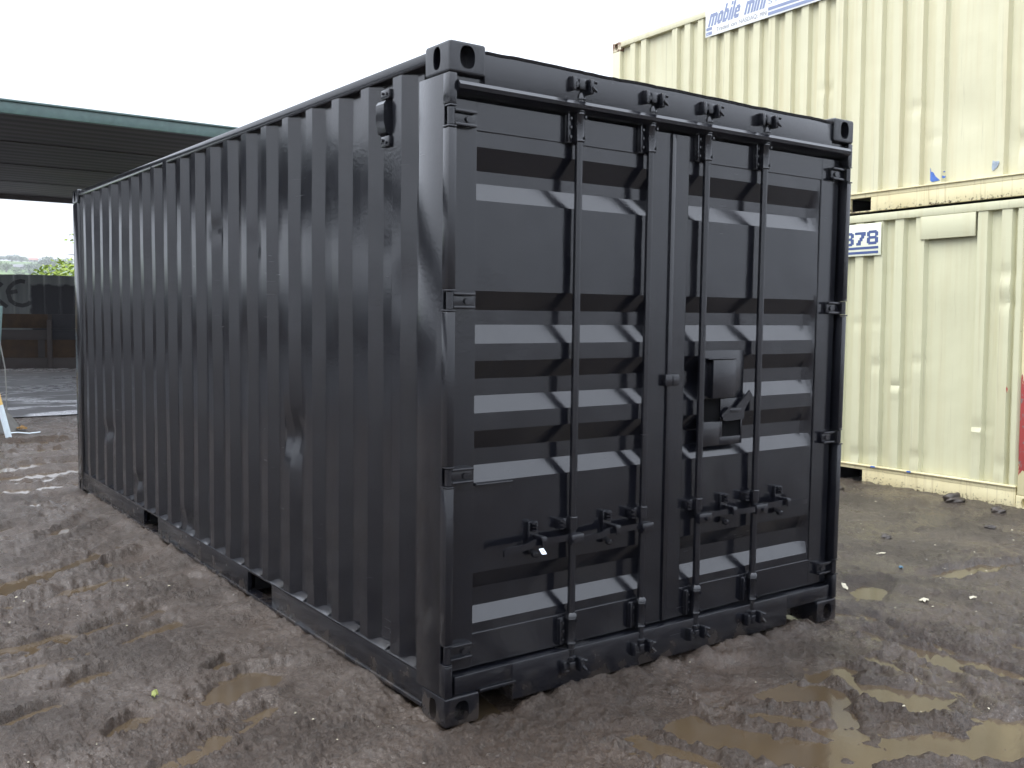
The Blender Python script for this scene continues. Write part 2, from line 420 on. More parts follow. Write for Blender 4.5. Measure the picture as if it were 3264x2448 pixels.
# roof vent on the side wall
m = MB(); m.cbox(.000, .030, .455, .520, 2.262, 2.305, .003); m.cbox(.000, .030, .455, .520, 2.452, 2.490, .003)
m.prism([(.03, 2.300), (.03, 2.456), (-.006, 2.444), (-.016, 2.430), (-.016, 2.362), (-.006, 2.318)], 'y', .468, .535)
for y, z in ((.475, 2.278), (.505, 2.290), (.472, 2.472), (.505, 2.476)): m.tube([(.004, y, z), (-.006, y, z)], .006, 8)
m.build('wall_vent', 'black', box)

# ---- doors
FY = .047                                   # front of the door frames
GRO = [(2.225, 2.140, 2.092, 2.024), (1.6795, 1.606, 1.549, 1.476), (1.409, 1.337, 1.271, 1.206), (1.137, 1.062, .997, .934), (.575, .505, .432, .374)]
def door(xa, xb, pa, pb, lock):
    d = MB()
    d.cbox(xa, pa, FY, .10, .200, 2.394, .004); d.cbox(pb, xb, FY, .10, .200, 2.394, .004)
    d.cbox(pa-.002, pb+.002, FY+.0012, .10, 2.283, 2.393, .003); d.cbox(pa-.002, pb+.002, FY+.0012, .10, .201, .336, .003)
    d.box(xa-.004, xb+.004, .1, .112, .196, 2.398)
    # pressed panel
    FO, FI = .0535, .0905
    zs = [(2.300, FO)]
    for (a, b, c, e) in GRO: zs += [(a, FO), (b, FI), (c, FI), (e, FO)]
    zs.append((.32, FO)); zz = []
    for (z_a, y_a), (z_b, y_b) in zip(zs[:-1], zs[1:]):
        n = max(2, int(abs(z_a-z_b)/.03)); 
        for i in range(n):
            t = i/n; zz.append((z_a+(z_b-z_a)*t, y_a+(y_b-y_a)*t))
    zz.append(zs[-1]); xs = np.linspace(pa-.008, pb+.008, 46); rows = []
    for (z, y) in zz:
        row = []
        for x in xs:
            w = .0022*float(pnoise(np.array(x*2.6+4*xa), np.array(z*2.1))) + .0010*float(pnoise(np.array(x*9), np.array(z*8+xa)))
            e = max(0, 1-min((x-pa)/.03 if not lock else 9, (pb-x)/.045)) if (pb-x) < .045 or ((x-pa) < .03 and lock) else 0
            yy = y - (y-FO)*min(1, e)*(1 if lock else .0)
            row.append((x, yy+w, z))
        rows.append(row)
    d.grid(rows)
    o = d.build('door', 'black', box, angle=14)
    return o
doorL = door(.046, 1.1895, .1555, 1.078, False)
doorR = door(1.2135, W-.046, 1.303, 2.252, True)
# meeting strip between the leaves, belongs to the left leaf
m = MB(); m.cbox(1.184, 1.212, .036, .098, .203, 2.392, .006); m.build('gasket_strip', 'black', doorL)
m = MB(); m.cbox(1.160, 1.246, .022, .0465, 1.278, 1.330, .004); m.cbox(1.2045, 1.2085, .019, .03, 1.280, 1.328, .001); m.build('door_catch', 'black', doorL)
m = MB(); m.cbox(.160, .340, .036, .0525, .921, .931, .003); m.build('rub_strip', 'black', doorL)
# hinges
def hinge(par, xk, sg, z):
    X = lambda a, b: (xk+sg*a, xk+sg*b) if sg > 0 else (xk-b, xk-a)
    m = MB()
    m.lathe(xk+sg*.018, .016, [(.011, z-.033), (.0145, z-.031), (.0145, z+.031), (.011, z+.033)], 14)
    m.cbox(*X(-.001, .034), -.001, .045, z-.0415, z-.034, .002); m.cbox(*X(.004, .034), .0, .045, z+.034, z+.0415, .002)
    m.cbox(*X(.022, .135), .030, .0465, z-.031, z+.031, .002)
    m.cbox(*X(.036, .134), .014, .0305, z+.019, z+.031, .003); m.cbox(*X(.036, .134), .014, .0305, z-.031, z-.019, .003)
    m.tube([(xk+sg*.102, .0305, z-.002), (xk+sg*.102, .022, z-.002)], .012, 10)
    m.build('hinge', 'black', par)
for z in HZ: hinge(doorL, 0, 1, z); hinge(doorR, W, -1, z)
# locking bars, bearings, cams and keepers
BY = .020; BARS = ((.635, doorL, -1), (1.035, doorL, -1), (1.384, doorR, 1), (1.779, doorR, 1))
for bx, par, hs in BARS:
    m = MB(); r = .0165
    m.lathe(bx, BY, [(r, .15), (r, 2.462)], 18)
    m.lathe(bx, BY, [(.014, 2.455), (.025, 2.458), (.024, 2.466), (.012, 2.492), (.012, 2.50)], 16)
    m.lathe(bx, BY, [(.012, .128), (.024, .146), (.024, .156), (.017, .160)], 16)
    for z in (2.413, .333): m.lathe(bx, BY, [(.022, z-.006), (.026, z-.004), (.024, z+.006), (.017, z+.014)], 16)
    # cam ends
    m.cbox(bx-.026, bx+.010, -.010, .018, 2.492, 2.536, .005); m.cbox(bx-.050, bx-.028, -.006, .010, 2.496, 2.530, .005)
    m.cbox(bx-.024, bx+.012, -.008, .016, .098, .140, .005)
    m.build('locking_bar', 'black', par)
    for z0, z1 in ((2.288, 2.405), (.212, .326)):
        m = MB()
        m.lathe(bx, BY, [(.0215, z0), (.024, z0+.004), (.0215, z0+.012), (.0215, z1-.010), (.024, z1-.006), (.0225, z1)], 16)
        m.cbox(bx-.058, bx+.032, .036, .0465, z0-.004, z1, .003); m.cbox(bx-.056, bx-.049, .022, .0365, z0, z1-.004, .002)
        for q in (.18, .5, .8):
            zq = z0+(z1-z0)*q; m.tube([(bx-.038, .037, zq), (bx-.038, .024, zq)], [.009, .006], 8)
        for q in (.15, .85):
            zq = z0+(z1-z0)*q; m.tube([(bx+.012, BY-.010, zq), (bx+.014, BY-.026, zq)], .006, 8)
        m.build('bar_bracket', 'black', par)
    m = MB()      # mid guide
    m.lathe(bx, BY, [(.021, .700), (.023, .702), (.023, .752), (.021, .754)], 14); m.cbox(bx-.072, bx+.026, .026, .0525, .705, .748, .003)
    for q in range(3): m.lathe(bx-.062, .018, [(.006, .704+.016*q), (.013, .708+.016*q), (.013, .714+.016*q), (.006, .718+.016*q)], 10)
    m.build('bar_guide', 'black', par)
    for z, u in ((2.508, 1), (.125, -1)):
        m = MB(); yk = .010
        m.cbox(bx-.068, bx-.052, -.022, yk, z-.026, z+.030, .005); m.cbox(bx+.020, bx+.040, -.026, yk, z-.030, z+.030, .006)
        m.cbox(bx-.068, bx+.040, -.004, yk, z+.024*u-.006, z+.024*u+.008, .003)
        m.tube([(bx-.044, -.004, z+.004), (bx-.040, -.016, z+.002)], .010, 10)
        m.tube([(bx+.030, -.024, z-.004), (bx+.046, -.034, z-.022)], [.009, .006], 8); m.tube([(bx+.040, -.02, z+.02), (bx+.052, -.026, z+.016)], .007, 8)
        m.build('cam_keeper', 'black', box)
    # handle and its retainer; reach towards hs
    m = MB()
    hub0, hub1 = (bx-.060, bx+.000) if hs < 0 else (bx+.028, bx+.070)
    m.cbox(bx-.034, bx+.034, -.020, .018, .640, .686, .006) if hs < 0 else m.cbox(bx-.022, bx+.062, -.016, .018, .640, .686, .006)
    hx = bx+hs*.030
    m.tube([(hx-.006*hs, -.018, .660), (hx-.006*hs, -.028, .660)], .009, 10)
    ln = .345 if hs < 0 else .33
    pth = [(hx, .002, .672), (hx+hs*ln*.40, -.002, .673), (hx+hs*ln*.52, .002, .672), (hx+hs*ln*.72, -.014, .664 if hs < 0 else .668), (hx+hs*ln*.97, -.016, .661 if hs < 0 else .668), (hx+hs*ln, -.012, .652 if hs < 0 else .664)]
    top = [[], [], [], []]
    for (px, py, pz) in pth:
        top[0].append((px, py-.005, pz+.013)); top[1].append((px, py+.005, pz+.013)); top[2].append((px, py+.005, pz-.013)); top[3].append((px, py-.005, pz-.013))
    for a in range(4):
        b = (a+1) % 4; m.grid([top[a], top[b]], False)
    m.add([q[-1] for q in top], [(0,1,2,3)]); m.add([q[0] for q in top], [(0,1,2,3)])
    m.build('door_handle', 'black', par)
    m = MB(); rx = bx+hs*.195
    m.cbox(rx-.024, rx+.024, .034, .0525, .622, .752, .004)
    for q in range(3): m.lathe(rx-.004, .022, [(.006, .712+.014*q), (.016, .717+.014*q), (.016, .722+.014*q), (.006, .726+.014*q)], 12)
    m.cbox(rx+.000, rx+.026, -.022, .040, .682, .698, .004); m.cbox(rx+.004, rx+.028, -.024, -.017, .655, .695, .002)
    m.lathe(rx+.004, .024, [(.010, .606), (.018, .612), (.018, .624), (.010, .630)], 12)
    m.build('handle_retainer', 'black', par)
# bright bare hasp plate on the first retainer
m = MB(); hx, hz0 = .440, .630
ring = [(hx+.009*math.cos(2*math.pi*k/12), .016*0-.022-.004*math.sin(2*math.pi*k/12), hz0+.017+.009*math.sin(2*math.pi*k/12)) for k in range(12)]
def hp(a, b): return (hx-.011+.022*a+.007*(1-b), -.034+.014*b, hz0+.021*b)
outer = [hp(0,0), hp(.5,0), hp(1,0), hp(1,.5), hp(1,1), hp(.5,1), hp(0,1), hp(0,.5)]
rin = [hp(.5+.24*math.cos(t), .5+.30*math.sin(t)) for t in (R(225), R(270), R(315), R(0), R(45), R(90), R(135), R(180))]
m.add(outer+rin, [(i, (i+1) % 8, 8+(i+1) % 8, 8+i) for i in range(8)])
m.add([(p[0], p[1]+.003, p[2]-.002) for p in outer], [tuple(range(8))])
m.build('hasp_plate', 'galv', doorL)
# lock box plate on the right leaf
m = MB(); PY0, PY1 = .043, .052
def py_(x): return x
m.cbox(1.405, 1.700, PY0, PY1, 1.206, 1.432, .002)           # upper plate
m.cbox(1.405, 1.415, PY0, PY1, 1.100, 1.2055, .002); m.cbox(1.545, 1.700, PY0, PY1, 1.100, 1.2055, .002)
m.cbox(1.405, 1.545, PY0, PY1, .985, 1.0995, .002); m.cbox(1.5455, 1.700, PY0, PY1, .985, 1.024, .002); m.cbox(1.5455, 1.56, PY0, PY1, 1.0245, 1.0995, .002)
m.cbox(1.690, 1.700, PY0, PY1, 1.0245, 1.0995, .002)
m.cbox(1.412, 1.452, .035, .0425, 1.214, 1.386, .002)
m.cbox(1.448, 1.600, .004, .0425, 1.212, 1.392, .004); m.cbox(1.405, 1.600, -.004, .0425, 1.3925, 1.399, .002)
m.build('lock_box', 'black', doorR)
m = MB(); m.box(1.41, 1.695, .0522, .054, 1.01, 1.21); m.build('lock_recess', 'dark_hole', doorR)  # flat plate, the darkness of the lock openings painted on
m = MB(); fp = [(1.535, 1.128), (1.568, 1.170), (1.725, 1.236), (1.744, 1.222), (1.744, 1.206), (1.668, 1.150), (1.695, 1.103), (1.560, 1.101)]
fp = [(1.530, 1.128), (1.580, 1.163), (1.632, 1.160), (1.724, 1.240), (1.746, 1.214), (1.700, 1.160), (1.690, 1.140), (1.690, 1.104), (1.560, 1.100)]
m.prism(fp, 'y', .022, .030); m.cbox(1.59, 1.665, .0205, .0215, 1.138, 1.158, .0004)
m.tube([(1.545, .021, 1.112), (1.545, .016, 1.112)], .010, 10)
m.build('lock_flap', 'black', doorR)

# ================================================================== CREAM CONTAINERS (local x along the wall, -y faces the yard)
GA = (6.270, .993, 0.)
def strip_mesh(pr, z0, z1, nz, dents, seed):
    rows = []
    for z in np.linspace(z0, z1, nz):
        row = []
        for (s, d) in pr:
            y = .012+d+.003*float(pnoise(np.array(s*2.3+seed), np.array(z*1.4)))+.0015*float(pnoise(np.array(s*9+seed), np.array(z*6)))
            for (ds, dz, ws, wz, dp) in dents: y += dp*math.exp(-((s-ds)/ws)**2-((z-dz)/wz)**2)
            row.append((s, y, z))
        rows.append(row)
    return rows
def wall_profile(s0, s1, rights, dep=.045, cw=.088, sl=.018):
    pts = []
    for r_ in sorted(rights):
        for (q, d) in ((r_-cw-sl, dep), (r_-cw, 0), (r_-cw*.5, 0), (r_, 0), (r_+sl, dep)):
            if s0 < q < s1: pts.append((q, d))
    pts = [(s0, dep)]+pts+[(s1, dep)]
    out = [pts[0]]
    for p in pts[1:]:
        gap = p[0]-out[-1][0]
        if gap > .07:
            n = int(gap/.05); a = out[-1]
            for i in range(1, n): out.append((a[0]+gap*i/n, a[1]+(p[1]-a[1])*i/n))
        out.append(p)
    return out
def cream_container(name, label, zb, Hc, s0, s1, rights, dents, mat, railmat, seed, pocket, castmat):
    c = thing(name, label, 'shipping container', (GA[0], GA[1], zb), (0, R(-.8), R(-92)))
    top_u = Hc-.075
    m = MB().grid(strip_mesh(wall_profile(s0+.14, s1-.14, rights), .175, top_u+.01, 60, dents, seed)); m.build('side_wall', mat, c, angle=20, fix=False)
    m = MB(); m.cbox(s0+.162, s1-.162, 0., .06, top_u, Hc-.003, .006); m.box(s0+.1, s1-.1, 2.38, 2.438, top_u, Hc-.016); m.build('top_rail', mat, c)
    m = MB(); pk0, pk1 = pocket
    for a, b in ((s0+.17, pk0), (pk1, s1-.17)): m.cbox(a, b, .016, .05, .003, .1385, .003)
    m.cbox(s0+.17, s1-.17, .014, .05, .1265+.0125, .176, .003); m.cbox(s0+.165, s1-.165, -.002, .05, .1765, .190, .003); m.cbox(pk0-.02, pk1+.02, .004, .05, 0., .0115, .002)
    m.build('bottom_rail', railmat, c)
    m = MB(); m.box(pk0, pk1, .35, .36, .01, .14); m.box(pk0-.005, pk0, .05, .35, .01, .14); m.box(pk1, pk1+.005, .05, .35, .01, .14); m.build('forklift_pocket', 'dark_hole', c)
    for s, sg in ((s0, 1), (s1, -1)):
        a, b = (s+.003, s+.15) if sg > 0 else (s-.15, s-.003)
        m = MB(); m.cbox(a, b, .002, .16, .118, Hc-.118, .006); m.build('corner_post', 'post_red' if (sg < 0 and zb < 1) else mat, c)
        m = MB(); m.cbox(a, b, 2.28, 2.436, .118, Hc-.118, .006); m.build('corner_post', mat, c)
        for y, sy in ((0, 1), (2.438, -1)):
            for z, up in ((0, 1), (Hc, -1)): place_casting(c, s, y, z, sg, sy, up, castmat)
        m = MB(); m.box(min(s+sg*.02, s+sg*.05), max(s+sg*.02, s+sg*.05), .15, 2.29, .10, Hc-.05); m.build('end_wall', mat, c)
    m = MB(); m.box(s0+.05, s1-.05, .05, 2.40, Hc-.05, Hc-.03); m.build('roof_panel', mat, c)
    m = MB(); m.box(s0+.15, s1-.15, 2.40, 2.42, .15, Hc-.06); m.build('side_wall', mat, c)
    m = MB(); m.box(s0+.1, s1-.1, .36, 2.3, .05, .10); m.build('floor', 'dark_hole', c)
    return c
UP_R = [-4.954, -4.757, -4.215, -4.005, -3.797, -3.592, -3.39, -3.175, -2.963, -2.755, -2.534, -2.324, -2.113, -1.905, -1.69, -1.467, -1.252, -1.038, -.82, -.252, -.04, .17, .38]
ZU = 2.612
upper = cream_container('shipping_container', 'upper cream container with a long blue lettered white sign', ZU, 2.438, -5.376, .68, UP_R,
    [(-.1, .45, .05, .12, .03), (-.06, .55, .04, .04, -.02), (-1.1, .9, .08, .05, .012), (-.93, .6, .07, .04, .012), (-2.1, 1.25, .05, .05, .014), (-1.9, .9, .05, .05, .010), (-.6, .75, .2, .2, .012), (-4.55, 1.2, .2, .4, .012), (-.6, 1.4, .2, .5, -.010)],
    'cream', 'rail', 3.1, (-1.77, -1.54), 'cast_rust')
LO_R = [-1.571-.2145*k for k in range(19)][::-1] + [-1.571, -1.358, -1.143, -.927, -.334, -.121, .02]
lower = cream_container('shipping_container', 'lower cream container carrying the 878 number board and flaking red corner post', 0., 2.591, -5.90, .158, sorted(set(LO_R)),
    [(-.17, 1.98, .08, .05, .016), (-.15, 1.86, .06, .04, -.012), (-.15, 1.72, .07, .04, .016), (-1.40, 1.154, .05, .05, .016), (-1.176, .97, .05, .03, .02), (-1.176, .91, .05, .03, -.012), (-.965, 1.2, .06, .04, .014), (-.36, .67, .05, .03, .018), (-.36, .61, .05, .025, -.012), (-1.60, .28, .05, .05, .02), (-.958, .33, .06, .05, .016), (-1.4, .3, .05, .05, .014), (-.15, .35, .06, .06, .012), (-.68, 1.3, .22, .5, .010), (-1.3, 2.02, .05, .05, .01), (-.72, 1.9, .12, .25, -.012), (-1.62, 1.55, .05, .03, .014), (-1.4, 1.55, .05, .03, .012)],
    'cream_low', 'rail_mud', 8.7, (-1.80, -1.52), 'rail_mud')
# lintel plate of the blanked doorway
m = MB(); m.cbox(-.962, -.437, -.002, .011, 2.309, 2.514, .003); m.build('lintel_plate', 'cream_low', lower)
def tilt(s, z): return z-.01396*s          # height above the container base along its slope
# chips where older paint shows
def chip(par, zb, pts, mat, y=.0095, dz=0):
    m = MB(); P = [(s, tilt(s, z)-zb) for s, z in pts]; m.prism(P, 'y', y-.002, y+.004); o = m.build('paint_chip', mat, par); return o
chip(upper, ZU, [(-.923, 2.930), (-.915, 2.893), (-.905, 2.896), (-.893, 2.888), (-.872, 2.852), (-.855, 2.838), (-.832, 2.818), (-.836, 2.812), (-.905, 2.806), (-.921, 2.820)], 'chip_blue')
chip(upper, ZU, [(-.812, 2.854), (-.795, 2.846), (-.779, 2.847), (-.786, 2.833), (-.802, 2.828), (-.814, 2.838)], 'chip_blue', .022)
chip(upper, ZU, [(-.805, 2.889), (-.790, 2.892), (-.788, 2.882), (-.800, 2.880)], 'chip_blue', .022)
chip(upper, ZU, [(-.343, 2.930), (-.318, 2.918), (-.290, 2.920), (-.286, 2.905), (-.30, 2.872), (-.325, 2.850), (-.344, 2.842), (-.350, 2.87)], 'chip_grey')
m = MB(); m.cbox(-1.415, -1.365, -.006, -.0025, .176, .191, .001); m.build('paint_chip', 'chip_blue', lower)
m = MB(); m.cbox(-1.028, -.985, -.006, -.0025, .177, .193, .001); m.build('paint_chip', 'chip_blue', lower)
chip(lower, 0, [(-.118, 1.02), (-.108, 1.0), (-.104, .975), (-.115, .97), (-.121, 1.0)], 'post_red', .0105)
# lettering
GL = {'m': ["00000000"]*3+["11111110","11111111","11011011","11011011","11011011","11011011","11011011"],
 'o': ["00000"]*3+["01110","11111","11011","11011","11011","11111","01110"],
 'b': ["11000"]*3+["11110","11111","11011","11011","11011","11111","11110"],
 'i': ["11","11","00"]+["11"]*7, 'l': ["11"]*10,
 'e': ["00000"]*3+["01110","11111","11011","11111","11000","11111","01111"],
 'n': ["00000"]*3+["11110","11111","11011","11011","11011","11011","11011"],
 '8': ["0111110","1111111","1100011","1100011","0111110","1111111","1100011","1100011","1111111","0111110"],
 '7': ["1111111","1111111","0000111","0000110","0001110","0001100","0011100","0011000","0111000","0111000"],
 'O': ["01110","11011","11011","11011","11011","01110"], ' ': ["000"]*10}
def glyphs(mb, text, s, z, cw, rh, shear, gap, yf, yb):
    for ch in text:
        g = GL[ch]; n = len(g)
        for r_, row in enumerate(g):
            zt = (n-r_)*rh; zl = zt-rh; k = 0
            while k < len(row):
                if row[k] == '1':
                    j = k
                    while j < len(row) and row[j] == '1': j += 1
                    a, b = s+k*cw, s+j*cw
                    v = [(a+shear*zl, yf, z+zl), (b+shear*zl, yf, z+zl), (b+shear*zt, yf, z+zt), (a+shear*zt, yf, z+zt)]
                    mb.add(v, [(0,1,2,3)]); k = j
                else: k += 1
        s += len(g[0])*cw+gap
    return s
def plain_text(txt, size, s, z, yf, width=None):
    cu = bpy.data.curves.new('t', 'FONT'); cu.body = txt; cu.size = size; o = bpy.data.objects.new('t', cu); COL.objects.link(o)
    me = bpy.data.meshes.new_from_object(o.evaluated_get(bpy.context.evaluated_depsgraph_get())); bpy.data.objects.remove(o)
    xs = [v.co.x for v in me.vertices]; k = (width/(max(xs)-min(xs))) if width else 1
    m = MB(); m.add([(s+(v.co.x-min(xs))*k, yf, z+v.co.y) for v in me.vertices], [tuple(p.vertices) for p in me.polygons]); return m
# long white sign on the upper container; zero of sign heights = container base
def sz(s, z): return tilt(s, z)-ZU
SZ0, SZ1 = sz(-3.7, 4.690), sz(-3.7, 4.995)
m = MB(); m.cbox(-3.742, -1.98, -.006, -.0005, SZ0, SZ1, .002)
for s in (-3.70, -2.9, -2.04):
    m.tube([(s, -.006, SZ1-.02), (s, -.009, SZ1-.02)], .006, 8); m.tube([(s, -.006, SZ0+.03), (s, -.009, SZ0+.03)], .006, 8)
sign = m.build('sign_board', 'sign_white', upper)
cw, rh = .0152, .0193
for word, ws in (('mobile', -3.705), ('mini', -3.172)):
    m = MB(); glyphs(m, word, ws, SZ0+.108, cw, rh, .30, .0085, -.0075, 0); m.build('lettering', 'sign_flare', sign, fix=False)
for word, ws, ww in (('Traded', -3.572, .185), ('on', -3.352, .078), ('NASDAQ:', -3.240, .262), ('MINI', -2.945, .092)):
    m = plain_text(word, .062, ws, SZ0+.034, -.0075, ww); m.build('lettering', 'sign_grey', sign, fix=False)
for a, b in ((-3.728, -3.640), (-2.835, -2.0)):
    for z in (SZ0+.018, SZ0+.068): m = MB(); m.add([(a, -.0075, z), (b, -.0075, z), (b, -.0075, z+.032), (a, -.0075, z+.032)], [(0,1,2,3)]); m.build('stripe', 'sign_flare', sign, fix=False)
m = plain_text('STORAGE', .075, -2.835, SZ0+.135, -.0075, .62); m.build('lettering', 'sign_flare', sign, fix=False)
# number board on the lower container
m = MB(); m.cbox(-2.40, -1.366, -.006, -.0005, 2.196, 2.500, .002); board = m.build('number_board', 'sign_cream', lower)
zb = 2.300
for ch, gs, gz_, cw, rh in (('8', -1.793, zb-.004, .0182, .0128), ('7', -1.655, zb-.002, .0175, .0126), ('8', -1.520, zb, .0178, .0132), ('O', -1.790, zb+.138, .009, .008)):
    m = MB(); glyphs(m, ch, gs, gz_, cw, rh, 0, 0, -.0075, 0); m.build('lettering', 'sign_blue', board, fix=False)
for z in (2.214, 2.258): m = MB(); m.add([(-2.37, -.0075, z), (-1.392, -.0075, z), (-1.392, -.0075, z+.024), (-2.37, -.0075, z+.024)], [(0,1,2,3)]); m.build('stripe', 'sign_blue', board, fix=False)

# ================================================================== GROUND
PUD = [  # centre x, y, half length, half width, angle deg, depth
 (-.45, .92, .24, .115, 20, .075), (-.40, 1.21, .14, .06, 30, .06), (-.20, .62, .13, .05, 20, .04), (-.17, 3.42, .36, .10, 38, .065), (.02, 3.2, .12, .05, 30, .045),
 (1.60, -.27, .33, .12, -36, .060), (1.43, -.46, .31, .11, -44, .060), (.90, -.66, .44, .12, -72, .060), (1.30, -1.02, .36, .12, -30, .045), (1.62, -1.22, .28, .13, -35, .045), (1.18, -.62, .14, .05, -50, .05), (.52, -.35, .16, .05, -40, .05), (1.80, -.79, .22, .13, -75, .055),
 (4.05, .17, .42, .09, -10, .05), (2.42, -.62, .34, .06, -82, .05), (.62, -.62, .20, .06, -70, .05), (1.25, -.82, .12, .05, -50, .045), (2.6, -.05, .22, .05, -80, .045), (3.1, .25, .25, .12, 20, .035),
 (-1.15, 1.95, .25, .06, 20, .05), (-1.15, 2.95, .35, .09, 25, .06), (-1.0, 1.35, .16, .05, 25, .045), (-.80, 3.3, .3, .06, 30, .05), (-.98, .75, .12, .05, 30, .045), (-.70, 1.75, .14, .04, 25, .04), (2.0, -1.35, .3, .14, -40, .055), (.45, -1.05, .2, .05, -60, .04),
 (.0, 7.1, .6, .15, 5, .055), (-.35, 6.3, .5, .13, 10, .055), (.4, 7.8, .6, .13, 0, .055), (-.3, 5.6, .4, .09, 15, .05), (.35, 8.8, .6, .16, 0, .055), (-.6, 7.6, .5, .14, 5, .055), (-.45, 5.05, .25, .06, 20, .05), (-.2, 6.75, .3, .07, 0, .05), (.2, 9.6, .5, .15, 0, .05),
 (-1.45, 3.2, .3, .07, 25, .045), (-.3, 4.6, .35, .06, 40, .045), (-1.0, 4.6, .4, .07, 35, .04), (-1.3, 1.05, .2, .05, 25, .04)]
RUT = [  # polyline, half width, depth
 ([(-1.6, 2.45), (-.79, 2.79), (-.095, 2.99)], .07, .045), ([(-1.6, 2.85), (-.685, 3.31), (.0, 4.0)], .08, .045), ([(-1.3, 1.75), (-.6, 2.1), (-.1, 2.3)], .06, .05),
 ([(-1.4, .02), (-.94, .32), (-.55, .56), (-.1, .75)], .05, .034), ([(-1.6, 1.45), (-.8, 1.75), (-.1, 2.0)], .07, .035), ([(-1.5, 3.6), (-.6, 4.2), (-.05, 5.0)], .08, .05),
 ([(2.46, .0), (2.38, -.39), (2.35, -.61), (2.25, -.95)], .045, .05), ([(2.73, .19), (2.67, -.06), (2.55, -.35), (2.5, -.8)], .045, .05), ([(2.2, -.1), (2.1, -.5), (2.0, -1.0)], .05, .04),
 ([(1.9, -.1), (1.7, -.4), (1.45, -.75), (1.2, -1.0)], .05, .035), ([(1.2, -.2), (1.0, -.5), (.8, -.95)], .05, .04), ([(.5, -.3), (.5, -.7), (.4, -1.2)], .04, .03), ([(2.3, -.6), (1.9, -1.1), (1.6, -1.5)], .05, .04)]
def ground_h(x, y):
    left = 1-smoothstep(.0, .7, x+.4*smoothstep(0., -2., y)*0)
    left = np.maximum(left, smoothstep(2.5, 4., y))
    def aniso(ang, sx, sy, sc):
        c, s = math.cos(R(ang)), math.sin(R(ang)); return (x*c+y*s)/sx*sc, (-x*s+y*c)/sy*sc
    wx = .12*pnoise(x*1.7, y*1.7+9); wy = .12*pnoise(x*1.7+5, y*1.7-3)
    u, v = aniso(28, 3.2, 1., 3.4); nl = fbm(u+wx, v+wy*3, 4)
    u, v = aniso(-60, 2.6, 1., 3.4); nr = fbm(u+wx+40, v+wy*3, 4)
    n = nl*left+nr*(1-left)
    far_r = smoothstep(2.6, 4.5, x)                     # trodden yard by the cream containers: flat with small crumbs
    h = .012*pnoise(x*.7, y*.7) + .020*np.tanh(n*1.4)*(1-.7*far_r)
    cl = fbm(x*9.0+wx*6, y*9.0, 4); lump = np.tanh(np.clip(cl-.05, 0, 1)*2.2)
    rough_zone = .35+.65*smoothstep(-.25, .35, pnoise(x*.9+3.1, y*.9-1.7))
    bl = np.abs(pnoise(x*6.3+wx*5, y*6.3+wy*5))*1.0+np.abs(pnoise(x*14+5, y*14-wx*6))*.5+np.abs(pnoise(x*31, y*31+3))*.25
    h = h + .022*(np.minimum(bl, .75)-.33)*(.25+.75*rough_zone)*(1-.35*far_r) + .007*lump*rough_zone*(1-.3*far_r) - .005*np.clip(-cl, 0, 1)
    tiny = fbm(x*38, y*38+7, 4, 2.1, .62); h = h+.0085*np.clip(tiny, -.4, .8)*(.3+.7*rough_zone)
    pit = np.clip(fbm(x*19-4, y*19+8, 3)-.22, 0, .6); h = h-.030*pit*(.35+.65*rough_zone)
    # crumbs
    cr = np.clip(fbm(x*16+11, y*16, 3)-.28, 0, 1); h = h+.026*cr*smoothstep(.1, .5, pnoise(x*1.3-7, y*1.3)+.25)
    for pts, wd, dp in RUT:
        best = np.full(x.shape, 9.); al = np.zeros(x.shape); acc = 0
        for (a, b) in zip(pts[:-1], pts[1:]):
            ax, ay = a; dx, dy = b[0]-a[0], b[1]-a[1]; ln = math.hypot(dx, dy)
            t = np.clip(((x-ax)*dx+(y-ay)*dy)/ln**2, 0, 1); d = np.hypot(x-ax-t*dx, y-ay-t*dy)
            k = d < best; best = np.where(k, d, best); al = np.where(k, acc+t*ln, al); acc += ln
        fade = smoothstep(0, .25, al)*smoothstep(acc, acc-.25, al)
        w = wd*(1+.35*pnoise(al*4, al*0+wd*99)); q = best/w
        tread = 1+.03*np.sin(al*2*np.pi/.075)*(q < 1.1)
        h = h+fade*(-.72*dp*np.exp(-(q**4))*tread + .26*dp*np.exp(-((q-1.55)/.42)**2)*(.5+.8*np.clip(fbm(x*13, y*13, 3)+.3, 0, 1)))
    for (cx, cy, a, b, an, dp) in PUD:
        c, s = math.cos(R(an)), math.sin(R(an)); u = (x-cx)*c+(y-cy)*s; v = -(x-cx)*s+(y-cy)*c
        d = np.sqrt((u/a)**2+(v/b)**2)+.42*pnoise(x*6+cx, y*6)+.20*pnoise(x*15, y*15+cy)+.06*pnoise(x*40, y*40)
        f = 1-smoothstep(.65, 1.45, d); h = h*(1-.8*f)-.8*dp*f
        h = h+.009*np.exp(-((d-1.38)/.22)**2)
    # container footprints stay clear, mud pushed against their edges
    ins = smoothstep(-.02, .03, np.minimum(np.minimum(x-.03, 2.41-x), np.minimum(y-.03, 6.03-y)))
    dist = np.hypot(np.maximum(np.maximum(-x, x-2.438), 0), np.maximum(np.maximum(-y, y-6.058), 0))
    near = np.exp(-(dist/.10)**2)*(1-ins)
    h = h*(1-.45*near)+near*(.004+.012*cl)
    h = np.where(ins > 0, h*(1-ins)-.035*ins, h)
    sd = np.where(dist > 0, dist, np.minimum(np.minimum(np.abs(x), np.abs(2.438-x)), np.minimum(np.abs(y), np.abs(6.058-y))))
    front = (np.abs(y) < .4)*smoothstep(.22, .5, x)*smoothstep(2.34, 2.2, x); sidez = ((np.abs(x) < .4) | (np.abs(x-2.438) < .4))*smoothstep(.25, .6, y)*smoothstep(5.9, 5.5, y)
